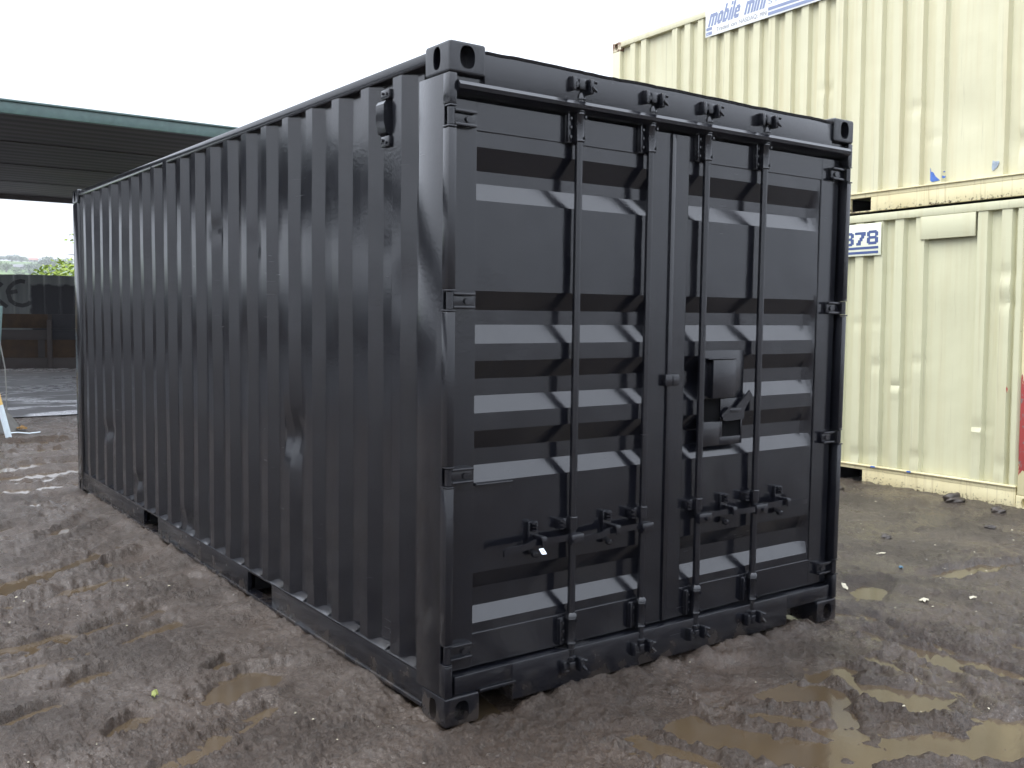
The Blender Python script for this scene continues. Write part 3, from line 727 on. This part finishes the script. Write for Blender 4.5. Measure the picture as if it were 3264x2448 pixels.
    bank = np.exp(-(sd/np.where(dist > 0, .10, .22))**2)*np.maximum(front*.034, sidez*.026)*(1+.6*pnoise(x*5, y*5)+.5*cl)
    h = np.maximum(h, h*.5+bank)*np.minimum(1, front+sidez)+h*(1-np.minimum(1, front+sidez))
    yel = smoothstep(5.8, 6.15, x); h = h*(1-.5*yel)+yel*.012
    h = np.where(x > 6.35, -.03, h)
    pad = smoothstep(12.0, 12.6, y); h = h*(1-pad)-.03*pad
    r_ = np.hypot(x-CAM.x, y-CAM.y); fade = 1-smoothstep(18, 60, r_)
    return h*fade-.03*(1-fade)
VA = math.atan2(_f.y, _f.x)
angs = np.concatenate([np.arange(-62, 62.001, .125), np.arange(64, 297.9, 2.2)])
rad = [.35]
while rad[-1] < 1450:
    r_ = rad[-1]; rad.append(r_*(1.06 if r_ < 2.0 else 1.0044 if r_ < 5.5 else 1.0062 if r_ < 9 else 1.012 if r_ < 18 else 1.04 if r_ < 60 else 1.18))
rad = np.array(rad); T, RR = np.meshgrid(np.radians(angs)+VA, rad)
GX = CAM.x+RR*np.cos(T); GY = CAM.y+RR*np.sin(T); GZ = ground_h(GX, GY)
nr_, na_ = GX.shape
verts = np.stack([GX.ravel(), GY.ravel(), GZ.ravel()], 1)
ii, jj = np.meshgrid(np.arange(nr_-1), np.arange(na_), indexing='ij'); j2 = (jj+1) % na_
faces = np.stack([ii*na_+jj, (ii+1)*na_+jj, (ii+1)*na_+j2, ii*na_+j2], -1).reshape(-1, 4)
me = bpy.data.meshes.new('ground')
me.vertices.add(len(verts)+1); me.vertices.foreach_set('co', np.concatenate([verts, [[CAM.x, CAM.y, 0.]]]).astype(np.float32).ravel())
tri = np.stack([np.full(na_, len(verts)), np.arange(na_), (np.arange(na_)+1) % na_], -1)
nf = len(faces); me.loops.add(nf*4+na_*3); me.polygons.add(nf+na_)
me.loops.foreach_set('vertex_index', np.concatenate([faces.ravel(), tri.ravel()]).astype(np.int32))
me.polygons.foreach_set('loop_start', np.concatenate([np.arange(nf)*4, nf*4+np.arange(na_)*3]).astype(np.int32))
me.polygons.foreach_set('use_smooth', np.ones(nf+na_, bool)); me.update(calc_edges=True)
def m_mud():
    t = NT('wet_mud'); v = t.coord('Object'); P = t.pos(); z = t.sep(P)[2]; x = t.sep(P)[0]
    a = t.noise(v, 1.1, 5); b = t.noise(v, 7, 5, .6); c = t.noise(v, 45, 5, .65); d = t.noise(v, 170, 4, .65)
    col = t.mix(t.rng(b, .35, .68), (.041, .028, .0195), (.066, .048, .035))
    col = t.mix(t.math('MULTIPLY', t.rng(a, .45, .7), .55), col, (.068, .043, .028))
    low = t.rng(z, -.055, -.010, 1, 0); col = t.mix(t.math('MULTIPLY', low, .8), col, (.052, .032, .019))
    crest = t.math('MULTIPLY', t.rng(z, .02, .06), .35); col = t.mix(crest, col, (.072, .058, .048))
    dk = t.rng(t.math('ADD', t.math('MULTIPLY', c, .7), t.math('ADD', t.math('MULTIPLY', d, .3), t.math('MULTIPLY', b, .35))), .69, .78); col = t.mix(t.math('MULTIPLY', dk, .7), col, (.030, .026, .023))
    yard = t.math('MULTIPLY', t.rng(x, 2.4, 4.6), .5); col = t.mix(yard, col, (.046, .037, .030))
    wet = t.rng(t.math('ADD', t.math('MULTIPLY', t.noise(v, 2.1, 4), .8), t.math('MULTIPLY', b, .25)), .42, .60)
    rg = t.rng(wet, 0, 1, .14, .42)
    rg = t.math('SUBTRACT', rg, t.math('MULTIPLY', low, .16))
    e = t.noise(v, 520, 3, .7)
    gm = t.math('MULTIPLY', t.rng(t.noise(v, 1.6, 3), .38, .62, .35, 1.0), t.rng(wet, 0, 1, .40, 1.0))
    n = t.bump(t.math('MULTIPLY', c, gm), 1.0, .035); n = t.bump(t.math('MULTIPLY', d, gm), 1.0, .012, n); n = t.bump(e, .4, .003, n)
    col = t.mix(t.math('MULTIPLY', t.rng(c, .50, .66), .55), col, (.098, .077, .060)); col = t.mix(t.math('MULTIPLY', t.rng(c, .36, .48, 1, 0), .6), col, (.028, .021, .017))
    f2 = t.noise(v, 95, 4, .7); spk = t.math('MULTIPLY', t.rng(f2, .58, .68), t.rng(b, .34, .52)); col = t.mix(t.math('MULTIPLY', spk, .75), col, (.18, .155, .135))  # pale specks: wet highlights on the crumbs put into the colour
    pk = t.math('MULTIPLY', t.rng(f2, .32, .42, 1, 0), t.rng(b, .34, .52)); col = t.mix(t.math('MULTIPLY', pk, .75), col, (.018, .014, .012)); rg = t.math('SUBTRACT', rg, t.math('MULTIPLY', spk, .10))
    return t.fin(col, rg, 0, n, .42)
MAT['mud'] = m_mud(); me.materials.append(MAT['mud'])
g = bpy.data.objects.new('ground', me); COL.objects.link(g); g['kind'] = 'structure'
# muddy water lying in the dips
def m_water():
    t = NT('muddy_water'); v = t.coord('Object')
    col = t.mix(t.rng(t.noise(v, 2.5, 4), .3, .7), (.076, .054, .031), (.052, .037, .022))
    col = t.mix(t.math('MULTIPLY', t.rng(t.noise(v, 14, 5), .5, .75), .5), col, (.058, .040, .024))
    return t.fin(col, .11, 0, t.bump(t.noise(v, 22, 3), .10, .004), .5)
MAT['water'] = m_water()
m = MB(); m.grid([[(-6, -4, -.027), (-6, 11.9, -.027)], [(5.6, -4, -.027), (5.6, 11.9, -.027)]]); m.build('water', 'water', None, kind='structure')
# wet concrete pad under the canopy
def m_conc():
    t = NT('wet_concrete'); v = t.coord('Object', (1, 2.2, 1)); v0 = t.coord('Object')
    a = t.noise(v, .33, 5, .6, .8); b = t.noise(v0, 5, 5); c = t.noise(v0, 60, 4)
    col = t.mix(t.rng(b, .3, .7), (.17, .17, .18), (.28, .28, .29)); dk = t.rng(a, .47, .51)
    col = t.mix(t.math('MULTIPLY', dk, .8), col, (.030, .027, .026))
    rg = t.math('ADD', t.rng(b, .3, .7, .18, .34), t.math('MULTIPLY', dk, .3))
    return t.fin(col, rg, 0, t.bump(c, .2, .004, t.bump(t.noise(v, 3, 4), .25, .01)), .55)
MAT['conc'] = m_conc()
m = MB(); rows = []
for i in range(60):
    x = -40+54*i/59; rows.append([(x, 12.55+.18*float(pnoise(np.array(x*.9), np.array(.3))), -.012), (x, 12.8, .012), (x, 20, .012), (x, 40, .012)])
m.grid(rows); m.build('pavement', 'conc', None, kind='structure', fix=False)

# ================================================================== CANOPY
can = thing('open_shed', 'flat roofed open shed with a green fascia behind the black container', 'shed', (0, 12.5, -.195))
CY0, CY1, CX0, CX1 = 0., 11.7, -36., 9.  # unseen left stretch added to darken reflections in the black paint
prof = []; y = .10
while y < CY1-.1:
    prof += [(y, 4.54), (y+.16, 4.54), (y+.22, 4.55), (y+.34, 4.55), (y+.40, 4.54)]; y += .405
def m_soffit():
    t = NT('dark_roof_sheet'); v = t.coord('Object'); s = t.noise(t.coord('Object', (.5, 3, 1)), 1.0, 5)
    col = t.mix(t.rng(s, .35, .7), (.044, .038, .038), (.066, .052, .048))
    return t.fin(col, .6, 0, None, .3)
MAT['soffit'] = m_soffit()
m = MB(); m.grid([[(CX0, a, z) for a, z in prof], [(CX1, a, z) for a, z in prof]], False); m.build('roof_sheet', 'soffit', can, fix=False)
m = MB(); m.box(CX0, CX1, .05, CY1-.05, 4.60, 4.63); m.build('roof_deck', 'soffit', can)
m = MB(); m.cbox(CX0, CX1, 0, .09, 4.50, 4.665, .008); m.cbox(CX0, CX1, -.03, .12, 4.667, 4.695, .004); m.build('fascia', 'green_steel', can)
m = MB(); m.cbox(CX0, CX1, CY1-.12, CY1, 4.42, 4.66, .008); m.build('fascia', 'soffit', can)
for q in (2.9, 5.8, 8.7):
    m = MB(); m.box(CX0, CX1, q-.05, q+.05, 4.528, 4.539); m.build('purlin', 'soffit', can)
for x in (-30., -18., -6., 7.):
    for y in (.5, 11.0):
        m = MB(); m.box(x-.1, x+.1, y-.1, y-.088, .2, 4.49); m.box(x-.1, x+.1, y+.088, y+.1, .2, 4.49); m.box(x-.006, x+.006, y-.088, y+.088, .2, 4.49); m.build('column', 'green_steel', can)

# ================================================================== SHEET FENCE (local x along the fence, -y towards the yard)
fen = thing('sheet_fence', 'grey corrugated fence with black graffiti above rusty brown panels', 'fence', (2.143, 24.458, 0.), (0, 0, R(-17.5)))  # run beyond the left edge is unseen, added for darker paint reflections
def fprof(s):
    t = s % .345
    return .03*max(0., 1-abs(t-.04)/.045)
def m_sheet():
    t = NT('grey_fence_sheet'); v = t.coord('Object'); z = t.sep(v)[2]; x = t.sep(v)[0]
    s = t.noise(t.coord('Object', (5, 5, .5)), 1.2, 5)
    col = t.mix(t.rng(s, .3, .7), (.105, .115, .115), (.17, .18, .175))
    # broad sprayed-over black field
    e = t.noise(v, 5, 4); f = t.math('MULTIPLY', t.rng(t.math('ADD', x, t.math('MULTIPLY', e, .18)), .80, .86), t.rng(t.math('ADD', z, t.math('MULTIPLY', e, .22)), 2.22, 2.27, 1, 0))
    f = t.math('MULTIPLY', f, t.rng(x, 2.9, 3.1, 1, 0))
    col = t.mix(f, col, (.020, .020, .026))
    return t.fin(col, .55, 0, None, .3)
MAT['sheet'] = m_sheet()
xs = sorted(set([round(-36.225+.345*k+e, 4) for k in range(140) for e in (-.005, .01, .04, .07, .085, .2)]))
m = MB(); m.grid([[(x, -fprof(x), z+.012*math.sin(x*2.1)*(z > 2)) for x in xs] for z in (1.39, 1.8, 2.372)], True); m.build('fence_sheet', 'sheet', fen, angle=20, fix=False)
def stroke(mb, pts, w):
    # sprayed band that follows the sheet
    P = []
    for (a, b) in zip(pts[:-1], pts[1:]):
        n = 6
        for i in range(n): P.append((a[0]+(b[0]-a[0])*i/n, a[1]+(b[1]-a[1])*i/n))
    P.append(pts[-1]); rows = []
    for i, p in enumerate(P):
        q = P[min(i+1, len(P)-1)]; o = P[max(i-1, 0)]; dx, dz = q[0]-o[0], q[1]-o[1]; l_ = math.hypot(dx, dz) or 1
        nx, nz = -dz/l_*w, dx/l_*w; row = []
        for t in (-1, -.5, 0, .5, 1):
            s, z = p[0]+nx*t, p[1]+nz*t; row.append((s, -fprof(s)-.005, z))
        rows.append(row)
    mb.grid(rows, True)
MAT['spray'] = simple('black_spray', (.018, .018, .022), .6, 0, .3, 8)
m = MB()
stroke(m, [(.62, 2.20), (.52, 2.22), (.38, 2.17), (.27, 2.06), (.22, 1.95), (.24, 1.88)], .05)
stroke(m, [(.19, 1.90), (.34, 1.94), (.44, 1.96)], .05)
stroke(m, [(.24, 1.86), (.28, 1.72), (.40, 1.63), (.55, 1.60), (.68, 1.64), (.74, 1.70)], .05)
m.build('graffiti', 'spray', fen, fix=False)
m = MB(); stroke(m, [(-.20, 2.25), (-.22, 1.9), (-.20, 1.60)], .05); m.build('graffiti', 'spray', fen, fix=False)
m = MB(); stroke(m, [(.10, 2.16), (.0, 2.05), (-.17, 1.92)], .045); stroke(m, [(-.15, 1.88), (.02, 1.72), (.20, 1.56)], .045); m.build('graffiti', 'spray', fen, fix=False)
for a, b, mt in ((-36., -3.2, 'rust'), (-3.16, 1.12, 'rust'), (1.22, 5.0, 'sheet'), (5.04, 12., 'rust')):
    m = MB(); m.cbox(a, b, -.005, .03, 1.035, 1.388, .004); m.build('fence_panel', mt, fen)
m = MB(); m.cbox(-36, 12, -.09, .03, .99, 1.03, .004); m.build('rail', 'sheet', fen)
for a, b, mt in ((-36., -3.2, 'soffit'), (-3.16, 1.12, 'soffit'), (1.22, 5.0, 'sheet'), (5.04, 12., 'soffit')):
    m = MB(); m.cbox(a, b, -.045, -.0, .74, .988, .004); m.build('fence_panel', mt, fen)
for a, b in ((-36., -3.1), (-3.0, -1.0), (-.9, .88), (1.04, 2.9), (3.0, 5.0), (5.1, 12.)):
    m = MB(); m.cbox(a, b, 0, .03, .28, .739, .004); m.build('fence_panel', 'rust', fen)
m = MB(); m.box(-36, 12, .04, .06, .1, 1.40); m.build('backing_board', 'soffit', fen)
for s in (-3.18, 1.165, 5.02):
    m = MB(); m.cbox(s-.055, s+.055, -.12, -.006, 0.012, 1.245, .004); m.build('fence_post', 'soffit', fen)
m = MB(); m.cbox(-36, 12, -.05, .06, .0, .279, .006); m.build('plinth', 'soffit', fen)

# ================================================================== things at the left edge
pole = thing('ranging_pole', 'leaning white and amber banded pole at the left edge', 'pole', (.085, 10.06, 0))
a = Vector((0, 0, -.03)); d = Vector((-.215, .02, 1)).normalized()
for t0, t1, mt in ((0, .44, 'white_plastic'), (.441, .80, 'amber_plastic'), (.801, 1.35, 'white_plastic'), (1.351, 1.9, 'amber_plastic')):
    m = MB(); m.tube([a+d*t0, a+d*t1], .035, 12); m.build('pole_band', mt, pole)
post = MB(); post.cbox(-.09, .09, -.06, .06, -.05, 1.6, .01)
po = post.build('leaning_post', 'green_steel'); po.location = (-.085, 10.55, 0.); po.rotation_euler = (0, R(4), 0); tag(po, 'grey green square post leaning beside the banded pole', 'post')
m = MB(); m.tube([(.02, 10.4, 1.35), (.075, 10.42, 1.06), (.115, 10.44, .82), (.125, 10.45, .55), (.12, 10.45, .28), (.10, 10.45, .02)], .009, 6)
tag(m.build('hanging_cable', 'cable'), 'thin grey cable hanging beside the leaning post', 'cable')
m = MB(); m.tube([(.10, 10.35, .02), (.22, 10.33, .025), (.34, 10.25, .015), (.47, 10.28, .02)], .008, 6)
tag(m.build('ground_cable', 'white_plastic'), 'pale cable lying on the mud by the dirt mound', 'cable')
rows = []
for i in range(26):
    th = 2*math.pi*i/25; row = []
    for j in range(10):
        q = j/9; rr = .58*(1-q)*(1+.10*float(pnoise(np.array(math.cos(th)*2), np.array(math.sin(th)*2+q))))
        row.append((rr*math.cos(th), rr*.8*math.sin(th), -.03+.74*q+.02*float(pnoise(np.array(th*3), np.array(q*6)))))
    rows.append(row)
mo = MB().grid(rows).build('dirt_mound', 'concrete_block'); mo.location = (-.19, 10.9, 0); tag(mo, 'dark conical mound of dirt at the left edge behind the banded pole', 'dirt pile')
m = MB(); rows = []
for i in range(9):
    rows.append([(.03*i/4+.012*random.uniform(-1, 1), .05*j/4+.01*random.uniform(-1, 1), .03+.07*math.sin(i*.4)*math.sin(j*.7)+random.uniform(0, .03)) for j in range(6)])
rg = m.grid([[(p[0]*2, p[1]*2, p[2]*.7) for p in r_] for r_ in rows]).build('rag', 'orange_rag', fix=False); rg.location = (.26, 10.62, 0); tag(rg, 'crumpled dull orange rag at the foot of the dirt mound', 'rag')

# ================================================================== debris on the mud
def gz(x, y): return float(ground_h(np.array([x]), np.array([y]))[0])
def scrap(name, label, cat, x, y, sx, sy, mat, rz, h=.012):
    n = 6; rows = []
    pr = random.Random(int(x*1000)+int(y*77))
    ed = [1+pr.uniform(-.3, .3) for _ in range(16)]
    m = MB(); ring = [(sx*ed[k]*math.cos(2*math.pi*k/12), sy*ed[(k+3) % 16]*math.sin(2*math.pi*k/12), pr.uniform(0, h)) for k in range(12)]
    m.add(ring+[(0, 0, h*1.2)], [(k, (k+1) % 12, 12) for k in range(12)])
    m.add([(p[0], p[1], p[2]-.004) for p in ring], [tuple(range(12))[::-1]])
    m.add([ring[k] for k in range(12)]+[(p[0], p[1], p[2]-.004) for p in ring], [(k, 12+k, 12+(k+1) % 12, (k+1) % 12) for k in range(12)])
    o = m.build(name, mat, angle=20); o.location = (x, y, max(gz(x, y), -.034)+.006); o.rotation_euler = (pr.uniform(-.2, .2), pr.uniform(-.2, .2), rz); tag(o, label, cat); return o
MAT['paper'] = simple('pale_card', (.50, .46, .34), .7, 0, .1, 30); MAT['leafy'] = simple('yellow_green_scrap', (.30, .33, .10), .6, 0, .2, 40)
MAT['bluepl'] = simple('blue_plastic', (.05, .13, .20), .5, 0, .2, 30); MAT['redpl'] = simple('red_plastic', (.4, .05, .04), .5, 0, .2, 30)
scrap('litter_scrap', 'small yellow green scrap lying on the mud at lower left', 'litter', -.812, .952, .017, .012, 'leafy', .4, .02)
scrap('litter_scrap', 'pale cream card scrap, largest on the mud right of the black container', 'litter', 3.12, -.09, .042, .022, 'paper', .3, .012)
scrap('litter_scrap', 'white and blue plastic scrap near the right edge', 'litter', 3.44, -.20, .024, .012, 'paper', -.4, .012)
scrap('litter_scrap', 'dark blue plastic scrap beside the far puddle on the right', 'litter', 3.66, .40, .022, .014, 'bluepl', .2, .012)
scrap('litter_scrap', 'teal scrap half buried in mud close to the black container', 'litter', 3.08, .95, .05, .022, 'bluepl', .1, .012)
scrap('litter_scrap', 'straw coloured scrap among dark crumbs right of the container', 'litter', 3.05, .38, .05, .015, 'paper', .9, .01)
scrap('litter_scrap', 'tiny red plastic scrap at the right edge of the picture', 'litter', 2.98, -.80, .016, .010, 'redpl', .5, .01)
scrap('litter_scrap', 'white stick shaped scrap on the mud before the cream containers', 'litter', 3.9, .70, .040, .007, 'paper', -.5, .008)
def clod(label, x, y, r_, group='dark mud clods by the cream containers'):
    bm = bmesh.new(); bmesh.ops.create_icosphere(bm, subdivisions=4, radius=r_*.75)
    for v in bm.verts:
        p = v.co; k = 1+.35*float(pnoise(np.array(p.x/r_*1.3+x), np.array(p.y/r_*1.3+p.z/r_*1.7+y)))+.16*float(pnoise(np.array(p.x/r_*4), np.array(p.z/r_*4+p.y/r_*3)))
        v.co = Vector((p.x*k*1.2, p.y*k, p.z*k*.7))
    me = bpy.data.meshes.new('mud_clod'); bm.to_mesh(me); bm.free(); me.polygons.foreach_set('use_smooth', [True]*len(me.polygons)); me.materials.append(MAT['clod'])
    o = bpy.data.objects.new('mud_clod', me); COL.objects.link(o); o.location = (x, y, gz(x, y)+r_*.12); tag(o, label, 'mud clod', group); return o
MAT['clod'] = simple('dark_clod', (.042, .033, .026), .5, 0, .3, 30, .8)
clod('big black mud clod at the foot of the lower cream container', 6.10, 1.44, .10)
clod('dark mud clod beside the flaking red corner post', 6.0, 1.00, .07)
clod('dark mud clod just left of the biggest clod', 5.75, 2.35, .06)
clod('small dark clod in front of the cream container forklift pocket', 5.2, 2.25, .05)
clod('small dark clod in the middle of the right hand mud', 4.35, .95, .045)
clod('flat dark clod by the right edge of the picture', 5.35, .72, .05)
# loose chips, gravel and straw
m = MB(); pr = random.Random(3); chips = {'a': MB(), 'b': MB()}
for i in range(300):
    if pr.random() < .5: x, y = pr.uniform(2.5, 6.1), pr.uniform(-1.6, 3.2)
    else:
        x, y = pr.uniform(-1.7, 2.4), pr.uniform(-1.8, 3.5)
        if 0 < x < 2.44 and y > -.02: continue
    if x < 0 and y > 3: continue
    s = pr.uniform(.0018, .0048)*(1.3 if x > 2.5 else 1); z = gz(x, y)
    if z < -.03: z = -.035
    M_ = Matrix.Rotation(pr.uniform(0, 6.28), 3, 'Z') @ Matrix.Rotation(pr.uniform(-.6, .6), 3, 'X')
    pts = [M_ @ Vector(q) for q in ((-s*pr.uniform(1, 2.6), -s, 0), (s, -s*.8, 0), (s*1.3, s, 0), (-s, s*.7, 0), (0, 0, s*1.1))]
    chips['a' if pr.random() < .55 else 'b'].add([(p.x+x, p.y+y, p.z+z+.004) for p in pts], [(0,1,4), (1,2,4), (2,3,4), (3,0,4), (3,2,1,0)])
MAT['stone'] = simple('stone_chips', (.22, .20, .17), .6, 0, .3, 50)
chips['a'].build('pale_chips', 'paper', None, kind='stuff'); chips['b'].build('stone_chips', 'stone', None, kind='stuff')
for nm, lb in (('pale_chips', 'small pale chips scattered over the mud'), ('stone_chips', 'grey stone chips scattered over the mud')):
    o = bpy.data.objects[nm]; o['label'] = lb; o['category'] = 'debris'

# ================================================================== behind the fence
def m_leaf(name, c0, c1):
    t = NT(name); oi = t.n('ShaderNodeNewGeometry'); v = t.coord('Object'); n = t.noise(v, 1.1, 4)
    isl = oi.outputs['Random Per Island']; col = t.mix(t.rng(t.math('ADD', t.math('MULTIPLY', isl, .6), t.math('MULTIPLY', n, .8)), .3, 1.0), c0, c1)
    t.b.inputs['Subsurface Weight'].default_value = 0
    return t.fin(col, .55, 0, None, .3)
MAT['leaf'] = m_leaf('spring_leaves', (.13, .20, .02), (.30, .38, .05)); MAT['bark'] = simple('bark', (.07, .055, .04), .85, 0, .3, 15, .6)
MAT['leaf_far'] = m_leaf('distant_leaves', (.05, .085, .045), (.10, .15, .075)); MAT['leaf_far2'] = m_leaf('distant_light_leaves', (.08, .14, .045), (.16, .23, .07))
def leaves(mb, cen, rad_, n, size, pr, shell=.45):
    for _ in range(n):
        while True:
            p = Vector((pr.uniform(-1, 1), pr.uniform(-1, 1), pr.uniform(-1, 1)))
            if shell < p.length < 1: break
        q = Vector((cen[0]+p.x*rad_[0], cen[1]+p.y*rad_[1], cen[2]+p.z*rad_[2]))
        M_ = Matrix.Rotation(pr.uniform(0, 6.28), 3, 'Z') @ Matrix.Rotation(pr.uniform(-1.1, 1.1), 3, 'X') @ Matrix.Rotation(pr.uniform(-1, 1), 3, 'Y')
        s = size*pr.uniform(.6, 1.3)
        pts = [M_ @ Vector(a) for a in ((-s, 0, 0), (-.2*s, .45*s, .06*s), (s, 0, -.05*s), (-.2*s, -.45*s, .06*s))]
        mb.add([tuple(q+a) for a in pts], [(0,1,2,3)])
tr = thing('tree', 'bright spring green tree leaning over the fence behind the black container', 'tree', (6.75, 31.5, 0)); tr.scale = (1, 1, .92); pr = random.Random(21)
m = MB(); m.tube([(0, 0, -.1), (.05, .05, 1.2), (-.05, .1, 2.3), (.1, 0, 3.4), (.0, .1, 4.5)], [.16, .13, .11, .07, .03], 9)
for k in range(26):
    z0 = pr.uniform(1.1, 4.0); an = pr.uniform(0, 6.28); ln = pr.uniform(.8, 1.6); e = (math.cos(an)*ln, math.sin(an)*ln, z0+pr.uniform(.2, 1.1))
    m.tube([(0, 0, z0), (e[0]*.5, e[1]*.5, z0+(e[2]-z0)*.65), e], [.05, .03, .008], 5)
m.build('trunk', 'bark', tr)
m = MB()
for k in range(95):
    an = pr.uniform(0, 6.28); rr = 2.1*math.sqrt(pr.uniform(.02, 1)); z = 1.3+pr.uniform(0, 2.2)*(1-.25*rr/2.3)
    leaves(m, (math.cos(an)*rr, math.sin(an)*rr, z), (.62, .62, .42), 110, .085, pr, .2)
for k in range(12):
    an = pr.uniform(0, 6.28); rr = pr.uniform(.0, 1.9); leaves(m, (math.cos(an)*rr, math.sin(an)*rr, pr.uniform(3.3, 4.4)), (.35, .35, .3), 16, .08, pr, .1)
m.build('crown', 'leaf', tr, fix=False)
# hillside
def m_hill():
    t = NT('hillside'); v = t.coord('Object'); n = t.noise(v, .02, 5); k = t.noise(v, .12, 5)
    col = t.mix(t.rng(n, .45, .55), (.075, .12, .045), (.12, .19, .05)); col = t.mix(t.rng(k, .52, .7), col, (.045, .07, .035))
    return t.fin(col, .9, 0, None, .1)
MAT['hill'] = m_hill()
def hill_z(u, d): # u lateral, d distance
    rise = np.where(d < 750, -4+26*smoothstep(350, 760, d), 22+(d-750)*.0635)
    return np.where(d > 1160, 48-(d-1160)*.1, rise)+.8*pnoise(u*.02, d*.012)
HX, HY = CAM.x, CAM.y; hd = Vector((math.sin(R(8)), math.cos(R(8)), 0)); hr = Vector((hd.y, -hd.x, 0))
rows = []
for d in np.linspace(330, 1330, 60):
    rows.append([tuple(Vector((HX, HY, 0))+hd*float(d)+hr*float(u)+Vector((0, 0, float(hill_z(np.array(u), np.array(d)))))) for u in np.linspace(-420, 520, 70)])
MB().grid(rows).build('hills', 'hill', None, kind='structure', fix=False)
def on_hill(u, d): return Vector((HX, HY, 0))+hd*d+hr*u+Vector((0, 0, float(hill_z(np.array(float(u)), np.array(float(d))))))
def far_tree(u, d, w, h, mat, label):
    t = thing('tree', label, 'tree', on_hill(u, d), group='trees on the far hillside'); pr = random.Random(int(u*10+d))
    m = MB(); m.tube([(0, 0, -1), (0, 0, h*.5)], [w*.05, w*.03], 6); m.build('trunk', 'bark', t)
    m = MB()
    for k in range(9):
        a = pr.uniform(0, 6.28); q = pr.uniform(0, .3)*w; leaves(m, (math.cos(a)*q, math.sin(a)*q, h*pr.uniform(.32, .74)), (w*.30, w*.30, h*.24), 70, w*.055, pr, .3)
    m.build('crown', mat, t, fix=False)
FT = [(22, 1120, 13, 6.5, 'leaf_far', 'rounded hilltop tree at the foot of the spires on the far hill'), (31, 1120, 10, 5.5, 'leaf_far', 'rounded hilltop tree right of the spires'), (26.3, 1118, 2.6, 8.5, 'leaf_far', 'tallest thin spire tree on the far hilltop'), (28.6, 1119, 2.0, 7.5, 'leaf_far', 'thin spire tree right of the tallest spire'),
 (39, 905, 9, 9.5, 'leaf_far', 'left tree of the large dark clump beside the near green tree'), (45, 900, 11, 10, 'leaf_far', 'tallest tree of the large dark clump beside the near green tree'), (51, 905, 10, 9, 'leaf_far', 'right tree of the dark clump, touching the near green tree'), (28, 830, 9, 6.5, 'leaf_far', 'dark low tree left of the large dark clump'),
 (12, 800, 10, 7, 'leaf_far2', 'light green tree below the gabled house at the left'), (17.5, 788, 7, 5, 'leaf_far2', 'light green bushy tree below the long grey house'), (27, 772, 6, 4, 'leaf_far', 'leftmost rounded bush just above the fence top'), (34, 770, 6, 4.2, 'leaf_far', 'middle rounded bush just above the fence top'), (41, 772, 7, 4.6, 'leaf_far', 'rounded bush above the fence, next to the near green tree'),
 (59, 900, 13, 9, 'leaf_far', 'far tree mostly hidden behind the near green tree'), (11, 1130, 14, 4.5, 'leaf_far', 'low hilltop tree at the left edge'), (37, 1150, 8, 3, 'leaf_far2', 'low hilltop hedge tree left of the red roof'), (20, 760, 7, 2.6, 'leaf_far2', 'lowest light bush above the graffiti'), (35, 860, 8, 5, 'leaf_far2', 'light tree in front of the dark clump')]
for a in FT: far_tree(a[0], a[1], a[2]*1.35, a[3]*1.12, a[4], a[5])
MAT['wall_far'] = simple('house_render', (.30, .29, .28), .8); MAT['roof_grey'] = simple('slate_roof', (.13, .13, .14), .7); MAT['roof_red'] = simple('red_tile_roof', (.26, .11, .08), .8); MAT['pane'] = simple('house_glass', (.04, .045, .05), .15, 0, .1)
def house(u, d, w, dp, h, rm, label):
    t = thing('house', label, 'house', on_hill(u, d), (0, 0, R(-8)))
    m = MB(); m.box(-w/2, w/2, -dp/2, dp/2, -3, h); m.build('wall', 'wall_far', t)
    m = MB(); m.prism([(-dp/2-.4, h), (dp/2+.4, h), (0, h+2.2)], 'x', -w/2-.4, w/2+.4); m.build('roof', rm, t)
    for k in range(max(2, int(w/3))):
        x = -w/2+1.2+k*2.8
        if x+1.2 < w/2: m = MB(); m.box(x, x+1.2, -dp/2-.05, -dp/2-.01, h-1.3, h-.3); m.build('window', 'pane', t)
house(22, 905, 10.5, 6, 1.6, 'roof_grey', 'long low grey roofed house halfway up the far hill')
house(42, 1128, 8, 6, 2.0, 'roof_red', 'red roofed house on the hilltop')
house(9, 885, 5.5, 5, 2.2, 'roof_grey', 'gabled grey house at the left edge of the far hill')

# ================================================================== rain haze in the air
hz = MB(); hz.box(CAM.x-1700, CAM.x+1700, CAM.y-1700, CAM.y+1700, -6, 72); 
hm = bpy.data.materials.new('haze'); hm.use_nodes = True; ht = hm.node_tree; ht.nodes.clear()
ho = ht.nodes.new('ShaderNodeOutputMaterial'); hv = ht.nodes.new('ShaderNodeVolumePrincipled')
hv.inputs['Color'].default_value = (.95, .97, 1, 1); hv.inputs['Density'].default_value = .00035; hv.inputs['Anisotropy'].default_value = .2
ht.links.new(hv.outputs[0], ho.inputs['Volume'])
hz.build('haze', hm, None, kind='stuff')
